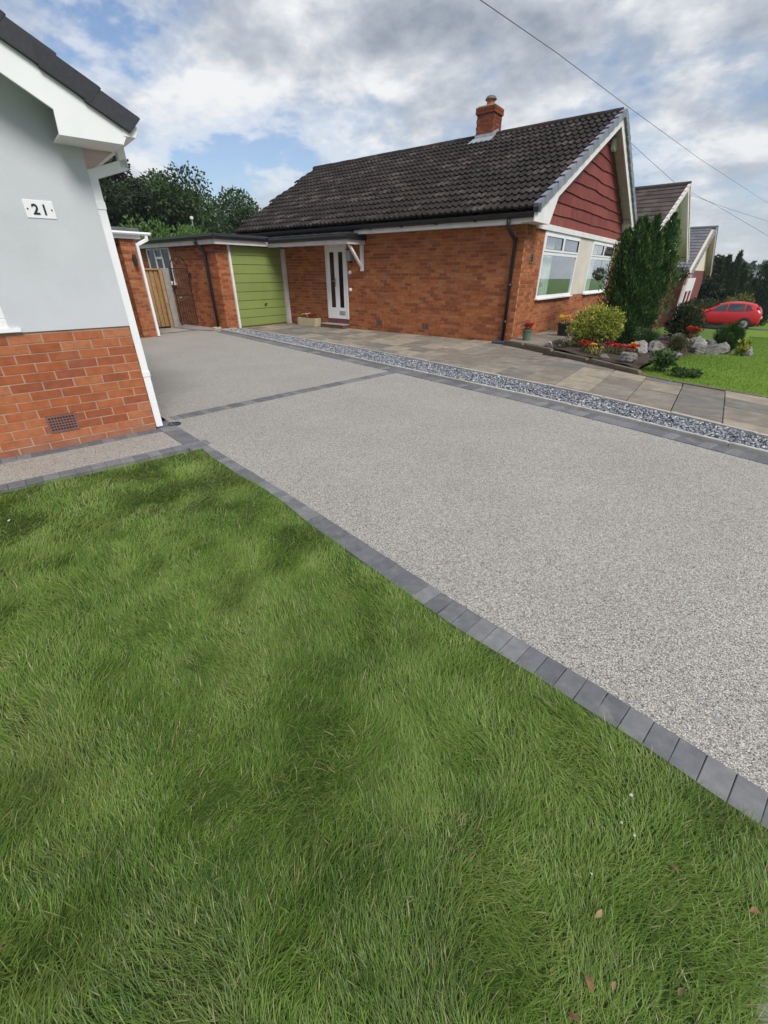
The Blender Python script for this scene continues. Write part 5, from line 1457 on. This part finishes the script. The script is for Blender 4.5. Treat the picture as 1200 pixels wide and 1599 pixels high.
# ---------------------------------------------------------------- houses further along the street
def row_house(name, label, apex_uv, y, wid, slope, length, tile, gable_mat, wall_mat, rz, rowsn, verge_mat, barge_mat, over=0.35):
    """gabled bungalow whose gable apex stands where the photograph shows it; origin under the apex"""
    d = ray(*apex_uv); ax, az = d[0] / d[1] * y, CAM_H + d[2] / d[1] * y
    gz = hgt(ax, y)
    t = empty(name, label, 'house', (ax, y, gz), rz)
    zr = az - gz; hw = wid / 2; ze = zr - slope * (hw + 0.4)
    th = math.atan(slope)
    MB().box(-length, -over, -hw, hw, -0.6, ze + slope * 0.4).build('wall', wall_mat, t)
    MB().prism([(-hw - .0, ze + slope * .4), (hw, ze + slope * .4), (0, zr - 0.10)], 'x', -length, -over + 0.004).build('gable', gable_mat, t)
    for sg in (-1, 1):
        mb = MB()
        for r_ in range(rowsn):
            a = (r_ / rowsn) * (hw + 0.4); b = ((r_ + 1.12) / rowsn) * (hw + 0.4)
            ya_, yb_ = sg * (hw + 0.4 - a), sg * max(0, hw + 0.4 - b)
            za_, zb_ = ze + slope * a + 0.05, ze + slope * min(b, hw + .4) + 0.012
            mb.cur = rnd.random() * .98 + .01
            xs_ = np.arange(-length, 0.0 + 1e-6, 0.33)
            for xa in xs_[:-1]:
                mb.cur = rnd.random() * .98 + .01
                h_ = rnd.uniform(-.006, .006)
                xb_ = min(xa + 0.322, 0.0)
                mb.hexa([(xa, ya_, za_ - 0.035), (xb_, ya_, za_ - 0.035), (xb_, yb_, zb_ - 0.035), (xa, yb_, zb_ - 0.035), (xa, ya_, za_ + h_), (xb_, ya_, za_ + h_), (xb_, yb_, zb_), (xa, yb_, zb_)])
        o = mb.build('roof', tile, t)
        p = [(sg * (hw + 0.4), ze - 0.16), (0, zr - 0.18), (0, zr - 0.02), (sg * (hw + 0.4), ze - 0.0)]
        MB().prism(p, 'x', -0.04, 0.0).build('barge_board', barge_mat, t)
        MB().prism([(sg * (hw + 0.4), ze - 0.06), (0, zr - 0.08), (0, zr - 0.05), (sg * (hw + 0.4), ze - 0.03)], 'x', -over, -0.042).build('soffit', gable_mat, t)
        for r_ in range(rowsn):
            a = (r_ / rowsn) * (hw + 0.4); b = ((r_ + 0.93) / rowsn) * (hw + 0.4)
            q = sg * (hw + 0.4 - a), sg * (hw + 0.4 - b)
            MB().hexa([(-0.05, q[0], ze + slope * a - .03), (0.03, q[0], ze + slope * a - .03), (0.03, q[1], ze + slope * b - .03), (-0.05, q[1], ze + slope * b - .03), (-0.05, q[0], ze + slope * a + .085), (0.03, q[0], ze + slope * a + .085), (0.03, q[1], ze + slope * b + .06), (-0.05, q[1], ze + slope * b + .06)]).build('verge_unit', verge_mat, t)
    MB().tube([(-length, 0, zr + 0.02), (0.02, 0, zr + 0.02)], 0.10, 8).build('ridge', tile, t)
    MB().box(-length, -0.3, -hw - 0.48, -hw - 0.37, ze - 0.02, ze + 0.05).build('gutter', M['black_plastic'], t)
    return t, zr, ze, hw
h2, zr, ze, hw = row_house('gabled_house', 'brown tiled house with white gable just behind the tall conifer', (1078, 289), 20.5, 8.4, 0.53, 8.0, M['brown_tile'], M['white_gable'], M['red_tilehang'], ROT_B - R(2.5), 15, M['pink_white'], M['white_paint'])
mb = MB().box(-0.33, -0.28, -2.9, -0.5, 0.9, 2.15); mb.build('window', M['dark_glass'], h2)
MB().box(-0.30, -0.23, -4.25, -4.15, -0.2, 2.4).build('downpipe', M['upvc'], h2)
h3, zr, ze, hw = row_house('gabled_house', 'grey tiled house with cream gable and white window beyond the red car', (1121, 356), 30.5, 8.0, 0.56, 8.5, M['slate_tile'], M['cream_gable'], M['red_tilehang'], ROT_B - R(2.0), 15, M['verge'], M['white_paint'])
wq = MB(); y0_, y1_ = -3.2, -0.2
wq.box(-0.34, -0.26, y0_, y1_, 2.05, 2.75); wq.box(-0.34, -0.26, y0_, y1_, 0.55, 1.05)
for yy in (y0_, (y0_ + y1_) / 2 - .15, y1_ - .3): wq.box(-0.345, -0.265, yy, yy + 0.3, 1.05, 2.05)
wo = wq.build('window', M['upvc'], h3)
for yy in (y0_ + .3, (y0_ + y1_) / 2 + .15): MB().box(-0.34, -0.29, yy, yy + 1.05, 1.05, 2.05).build('pane', M['lamp_red'], wo)
MB().box(-0.28, -0.18, -4.2, -4.05, -0.2, 2.4).build('downpipe', M['upvc'], h3)
h4, _, _, _ = row_house('far_house', 'low house with pale grey roof far behind the cypresses', (1215, 424), 58, 7.5, 0.5, 9, M['slate_tile'], M['red_tilehang'], M['red_tilehang'], ROT_B + R(60), 12, M['verge'], M['white_paint'])
for o in (hb,): pass
bx, by = far(1064, 25)
bk_ = empty('hanging_basket', 'hanging basket of plants on the house behind the conifer', 'basket', (bx, 19.6, 0))
bkx, bky = far(1064, 19.6); bk_.location = (bkx, bky, z_at(1064, 440, 19.6))
MB().lathe([(0.0, 0), (0.12, 0.03), (0.20, 0.16), (0.21, 0.17), (0.0, 0.17)], (0, 0, 0), 12).build('bowl', M['soil'], bk_)
MB().bar((0, 0, 0.15), (0, 0, 0.85), 0.012, 0.012).bar((0, 0, 0.84), (-0.42, 0.34, 0.84), 0.02, 0.02).build('bracket', M['black_iron'], bk_)
r_ = np.random.default_rng(90); v = r_.normal(size=(420, 3)); v /= np.linalg.norm(v, axis=1, keepdims=True)
link('foliage', leaf_mesh('foliage', v * np.array([.24, .24, .20]) * r_.random((420, 1)) ** .4 + np.array([0, 0, .28]), v, r_.uniform(.06, .10, 420), .5, M['bush_dark'], r_, r_.random(420)), bk_)

# ---------------------------------------------------------------- cars
def hatchback(name, label, paint, pos, rz, group=None):
    t = empty(name, label, 'car', pos, rz, group)
    # stations: x (front +), half width low, half width belt, half roof, z low, z belt, z top
    S = [(1.93, .55, .52, .40, .40, .60, .66), (1.86, .70, .68, .55, .24, .66, .76), (1.60, .80, .80, .66, .20, .76, .87), (1.15, .83, .83, .70, .19, .84, .96), (0.82, .84, .84, .70, .19, .88, 1.03), (0.30, .84, .845, .60, .19, .91, 1.34), (-0.15, .84, .845, .58, .19, .93, 1.46),
         (-0.75, .84, .845, .575, .19, .95, 1.48), (-1.25, .84, .84, .565, .19, .98, 1.44), (-1.62, .82, .82, .55, .21, 1.00, 1.34), (-1.86, .76, .77, .56, .26, .98, 1.10), (-1.95, .66, .67, .50, .36, .80, .88)]
    v = []; f = []; K = 8
    def sec(s):
        x, wl, wb, wr, zl, zb, zt_ = s
        return [(x, 0, zl), (x, wl * .8, zl), (x, wl, zl + .12), (x, wb + .01, (zl + zb) / 2 + .02), (x, wb - .015, zb), (x, wr + .03, zt_ - .06), (x, wr * .72, zt_ - .01), (x, 0, zt_ + .012)]
    for s in S: v += sec(s)
    for i in range(len(S) - 1):
        for k in range(K - 1):
            f.append((i * K + k, (i + 1) * K + k, (i + 1) * K + k + 1, i * K + k + 1))
    n0 = len(v); v += [(a, -b, c) for a, b, c in v]
    f += [tuple(n0 + i for i in q[::-1]) for q in f[:]]
    f.append(tuple(range(K)) + tuple(n0 + K - 1 - i for i in range(K)))
    e0 = (len(S) - 1) * K
    f.append(tuple(e0 + K - 1 - i for i in range(K)) + tuple(n0 + e0 + i for i in range(K)))
    me = MB().add(v, f).mesh('body', paint, True)
    bm = bmesh.new(); bm.from_mesh(me); bmesh.ops.remove_doubles(bm, verts=bm.verts, dist=.0005); bmesh.ops.recalc_face_normals(bm, faces=bm.faces); bm.to_mesh(me); bm.free()
    body = link('body', me, t); sb = body.modifiers.new('s', 'SUBSURF'); sb.levels = 2; sb.render_levels = 2
    xs_ = np.array([s[0] for s in S][::-1]); 
    def side_y(x, z):
        g_ = lambda j: float(np.interp(x, xs_, [s[j] for s in S][::-1]))
        wb, wr, zb, zt_ = g_(2), g_(3), g_(5), g_(6)
        u = min(1, max(0, (z - zb) / max(.05, zt_ - .06 - zb)))
        return (wb - .015) * (1 - u) + (wr + .03) * u + .012
    wins = [[(0.62, .97), (-0.18, .985), (-0.18, 1.36), (0.16, 1.30)], [(-0.27, .99), (-1.02, 1.02), (-1.02, 1.36), (-0.27, 1.38)], [(-1.10, 1.03), (-1.42, 1.07), (-1.30, 1.27), (-1.10, 1.34)]]
    for sg in (1, -1):
        for wq_ in wins:
            mb = MB()
            a = [(x, sg * side_y(x, z), z) for x, z in wq_]; b = [(x, sg * (side_y(x, z) - .03), z) for x, z in wq_]
            mb.add(a + b, [(0, 1, 2, 3), (7, 6, 5, 4), (0, 4, 5, 1), (1, 5, 6, 2), (2, 6, 7, 3), (3, 7, 4, 0)]).build('side_window', M['car_glass'], t)
        mb = MB().add([(-1.84, sg * .70, .72), (-1.66, sg * .80, .76), (-1.60, sg * .735, 1.03), (-1.62, sg * .69, 1.22), (-1.70, sg * .62, 1.22), (-1.80, sg * .66, 1.0), (-1.7, sg * .5, .72), (-1.5, sg * .5, 1.2)], [(0, 1, 2, 5), (5, 2, 3, 4), (1, 0, 6), (4, 3, 7)])
        mb.build('tail_light', M['lamp_red'], t)
        MB().box(0.55, 0.67, sg * .86 - .06, sg * .86 + .06, .98, 1.08).build('mirror', paint, t, bevel=.02)
        MB().box(-0.16, -0.02, sg * .868 - .012, sg * .868 + .012, .83, .855).build('door_handle', paint, t, bevel=.005)
        for xw in (1.22, -1.22):
            a_ = MB().lathe([(0.0, 0.0), (.355, 0.0), (.355, .05), (.0, .05)], (xw, sg * .83 - .025, .31), 22, 'y').build('wheel_arch', M['hole_shade'], t)  # flat disc with the shade of the wheel well in its colour
            ty = MB().lathe([(.19, -.09), (.29, -.095), (.31, -.07), (.31, .07), (.29, .095), (.19, .09)], (xw, sg * .80, .31), 24, 'y').build('wheel', M['tyre'], t, smooth=False)
            rm = MB().lathe([(.17, -.02), (.205, -.02), (.205, .02), (.17, .02)], (xw, sg * .895, .31), 20, 'y')
            for k in range(7):
                a = k * 2 * math.pi / 7
                rm.bar((xw + .03 * math.cos(a), sg * .90, .31 + .03 * math.sin(a)), (xw + .19 * math.cos(a), sg * .895, .31 + .19 * math.sin(a)), .05, .03)
            rm.lathe([(.0, -.02), (.05, -.02), (.05, .02), (.0, .02)], (xw, sg * .905, .31), 10, 'y')
            rm.build('rim', M['alloy'], ty)
    MB().hexa([(-1.80, -.48, 1.12), (-1.80, .48, 1.12), (-1.78, .48, 1.12), (-1.78, -.48, 1.12), (-1.62, -.44, 1.34), (-1.62, .44, 1.34), (-1.60, .44, 1.34), (-1.60, -.44, 1.34)]).build('rear_window', M['car_glass'], t)
    MB().hexa([(0.80, -.62, 1.06), (0.80, .62, 1.06), (0.78, .62, 1.06), (0.78, -.62, 1.06), (0.28, -.52, 1.36), (0.28, .52, 1.36), (0.26, .52, 1.36), (0.26, -.52, 1.36)]).build('windscreen', M['car_glass'], t)
    MB().box(-2.0, -1.93, -.26, .26, .60, .71).build('number_plate', M['plate'], t)
    return t
cx_, cy_ = 20.75, 28.6
tw = sheet('car_drive', [(cx_ - 6, cy_ + 2.5), (cx_ - 3.6, cy_ + 5.2), (cx_ + 6.5, cy_ - 2.4), (cx_ + 4.6, cy_ - 5.2)], 0.02, M['tarmac'], cuts=3, zf=lambda x, y: hgt(x, y)); tag(tw, kind='structure')
hatchback('parked_car', 'red hatchback parked on the drive behind the shrubs', M['car_red'], (cx_, cy_, hgt(cx_, cy_) + 0.0), math.atan2(.612, -.791))
fx, fy = far(1217, 38)
hatchback('parked_car', 'dark blue car cut off at the edge beyond the red hatchback', M['car_dark'], (fx, fy, z_at(1200, 494, 38) + 0.02), math.atan2(.612, -.791) + 0.5)

# ---------------------------------------------------------------- trees
def ground_at(u, y): 
    a, b = far(u, y); return (a, b, hgt(a, b))
broadleaf('oak_tree', 'broad green oak rising behind the attached garage roof', 'tree', (*far(325, 34), -2.6), z_at(325, 250, 34) + 2.6, 4.4, 42000, 0.21, M['oak'], 101, trunk_h=0.28, blobs=60)
def tall(u, v, y, rad, seed, label, mat, n=26000, leaf=0.22, blobs=44, base=None, name='dark_tree', th=0.22):
    a, b = far(u, y); zb_ = hgt(a, b) if base is None else base
    return broadleaf(name, label, 'tree', (a, b, zb_), z_at(u, v, y) - zb_, rad, n, leaf, mat, seed, trunk_h=th, blobs=blobs)
tall(190, 205, 30, 3.0, 102, 'tall dark tree behind the gutter of number 21', M['dark_tree'], base=-1.5)
tall(232, 250, 31, 2.0, 103, 'dark olive tree between the tall tree and the oak', M['dark_tree'], n=12000, base=-1.5)
tall(152, 205, 33, 3.4, 108, 'dark tree hidden mostly by number 21', M['dark_tree'], base=-1.5)
tall(262, 330, 38, 3.2, 109, 'shaded tree low behind the oak and the garage', M['dark_tree'], n=12000, base=-2)
tall(405, 315, 42, 2.6, 104, 'smaller tree right of the oak above the tiled roof end', M['oak'], n=9000, base=-2)
tall(375, 330, 40, 3.2, 110, 'green tree between the oak and the roof end', M['oak'], n=12000, base=-2)
for i, (u, v, y, rad, lb_) in enumerate(((236, 346, 20, 1.5, 'bright green bush over the roof of the brick garage'), (206, 352, 19.5, 1.0, 'bright bush top showing left above the grey felt roof'), (298, 352, 21, 1.5, 'bright green bush over the felt edge below the oak'), (318, 349, 22, 1.3, 'bright bush behind the thin pole'))):
    a, b = far(u, y)
    bush('garden_bush', lb_, 'bush', (a, b, hgt(a, b)), rad * 2, rad * 2, z_at(u, v, y) - hgt(a, b), 7000, 0.13, M['hedge'], 120 + i, blobs=60, asp=0.5)
pm = empty('thin_pole', 'thin white-topped pole rising above the garage roof', 'pole', (*far(316, 24), 0))
ztop = z_at(316, 338, 24)
MB().tube([(0, 0, -1), (0, 0, ztop - 0.12)], 0.02, 6).build('shaft', M['lead'], pm)
MB().lathe([(0.0, ztop - .14), (0.07, ztop - .12), (0.08, ztop - .02), (0.0, ztop)], (0, 0, 0), 10).build('cap', M['upvc'], pm)
# cypresses and trees at the right
for i, (u, v, y, w, lb_, mat) in enumerate(((1141, 392, 36, 2.0, 'tallest pointed dark cypress beyond the cream gabled house', M['cypress_dark']), (1153, 411, 38, 1.9, 'shorter pointed cypress beside the tallest one', M['cypress_dark']), (1207, 398, 34, 3.0, 'dark leaning cypress at the edge beyond the red car', M['cypress_dark']), (1172, 430, 40, 2.6, 'squat dark conifer in front of the far grey roof', M['cypress_dark']))):
    a, b = far(u, y)
    conifer('cypress', lb_, (a, b, hgt(a, b)), z_at(u, v, y) - hgt(a, b), w * (0.65 if i == 3 else 0.9), 9000, 0.22, mat, 130 + i, spires=5 if i < 3 else 7)
for i, (u, v, y, rad, lb_, mat) in enumerate(((1120, 402, 40, 2.4, 'dark tree behind the cream gabled house', M['dark_tree']), (1133, 412, 44, 2.6, 'olive tree behind the tallest cypress', M['oak']), (1108, 432, 37, 2.2, 'shaded low tree beside the cream gabled house', M['dark_tree']))):
    tall(u, v, y, rad, 140 + i, lb_, mat, n=9000, leaf=0.26)
for i, (u, v, y, w_, lb_, mat) in enumerate(((1165, 456, 33.5, 2.2, 'yellow green bush behind the roof of the red car', M['yellow_bush']), (1100, 470, 31, 2.6, 'dark hedge bush in front of the cream house', M['bush_dark']), (1130, 468, 33, 3.0, 'dark bush just behind the red car', M['bush_dark']), (1197, 497, 32, 1.4, 'dark bush at the edge beside the dark blue car', M['bush_dark']), (1188, 470, 37, 2.0, 'green bush beneath the leaning cypress', M['bush_bright']))):
    a, b = far(u, y)
    bush('roadside_bush', lb_, 'bush', (a, b, hgt(a, b)), w_, w_ * .8, max(0.5, z_at(u, v, y) - hgt(a, b)), 4000, 0.13, mat, 150 + i, blobs=34, asp=0.5)

# far woods on the skyline: one mass, and the wood across the road that the windows mirror
def woods(name, arcs, seed, leaf, mat):
    r = np.random.default_rng(seed); P = []; A = []; Tn = []
    for (az0, az1, dist, hmin, hmax, n) in arcs:
        nb = max(8, int(abs(az1 - az0) * dist / 5))
        az = r.uniform(az0, az1, nb); dd = dist * r.uniform(0.92, 1.1, nb); hh = r.uniform(hmin, hmax, nb); rad = r.uniform(3.0, 5.5, nb)
        cx = np.sin(az) * dd; cy = np.cos(az) * dd
        k = r.integers(0, nb, n); v = r.normal(size=(n, 3)); v /= np.linalg.norm(v, axis=1, keepdims=True)
        gz = np.array([hgt(a, b) for a, b in zip(cx, cy)])
        hz_ = (hh + 3) / 2
        p = np.stack([cx[k], cy[k], gz[k] + hh[k] / 2 - 0.5], -1) + v * np.stack([rad[k], rad[k], hz_[k]], -1) * (r.random((n, 1)) ** .22) * (1 + .12 * np.sin(v[:, :1] * 9 + k[:, None]))
        P.append(p); A.append(v + r.normal(size=(n, 3)) * .6); Tn.append(np.clip(.4 + .4 * (r.random(nb)[k] - .5) + .2 * r.normal(size=n) + .2 * v[:, 2], 0, 1))
    P = np.concatenate(P); A = np.concatenate(A); Tn = np.concatenate(Tn)
    o = link(name, leaf_mesh(name, P, A, leaf * r.uniform(.6, 1.3, len(P)), .8, mat, r, Tn)); tag(o, kind='stuff')
woods('woodland', [(R(33), R(50), 125, 3.0, 5.6, 30000), (R(-50), R(-2), 85, 7, 11, 16000), (R(50), R(100), 90, 2.6, 5.0, 26000), (R(100), R(165), 80, 9, 15, 20000)], 200, 1.0, M['far_tree'])

# ---------------------------------------------------------------- overhead wires
def wire(label, pts, r_=0.013, run_on=False):
    mb = MB(); P_ = []
    for (u, v, y) in pts:
        d = ray(u, v); P_.append(Vector((d[0] / d[1] * y, y, CAM_H + d[2] / d[1] * y)))
    if run_on: P_.insert(0, P_[0] + (P_[0] - P_[1]).normalized() * 16)
    P_.append(P_[-1] + (P_[-1] - P_[-2]).normalized() * 20)
    # smooth sag through the points
    out = []
    for i in range(len(P_) - 1):
        for k in range(8):
            t = k / 8; p = P_[i].lerp(P_[i + 1], t); out.append(p)
    out.append(P_[-1])
    mb.tube(out, r_, 5)
    tag(mb.build('overhead_wire', M['wire']), label, 'wire')
wire('long overhead wire slanting down across the whole sky', [(690, -40, 5.0), (750, 0, 5.6), (870, 83, 7.4), (985, 170, 10.5), (1095, 250, 16), (1200, 318, 27), (1260, 352, 40)], 0.0042, True)
wire('upper far wire from behind the bungalow roof to the houses', [(940, 180, 24), (1003, 240, 25), (1060, 291, 26.5), (1120, 322, 29), (1200, 369, 33), (1260, 400, 38)], 0.008)
wire('lower far wire running level above the grey roof', [(1079, 305, 30), (1140, 327, 33), (1200, 346, 37), (1260, 362, 42)], 0.008)

# haze: thin air between here and the far woods
hzb = MB().box(-190, 260, -190, 230, -7.5, 22).build('haze', None)
hm = bpy.data.materials.new('thin_haze'); hm.use_nodes = True
ht = hm.node_tree; ht.nodes.remove(ht.nodes['Principled BSDF'])
pvn = ht.nodes.new('ShaderNodeVolumePrincipled'); pvn.inputs['Density'].default_value = 0.0005
pvn.inputs['Color'].default_value = (0.85, 0.9, 1.0, 1)
ht.links.new(pvn.outputs[0], ht.nodes['Material Output'].inputs['Volume'])
hzb.data.materials.append(hm); tag(hzb, kind='stuff')
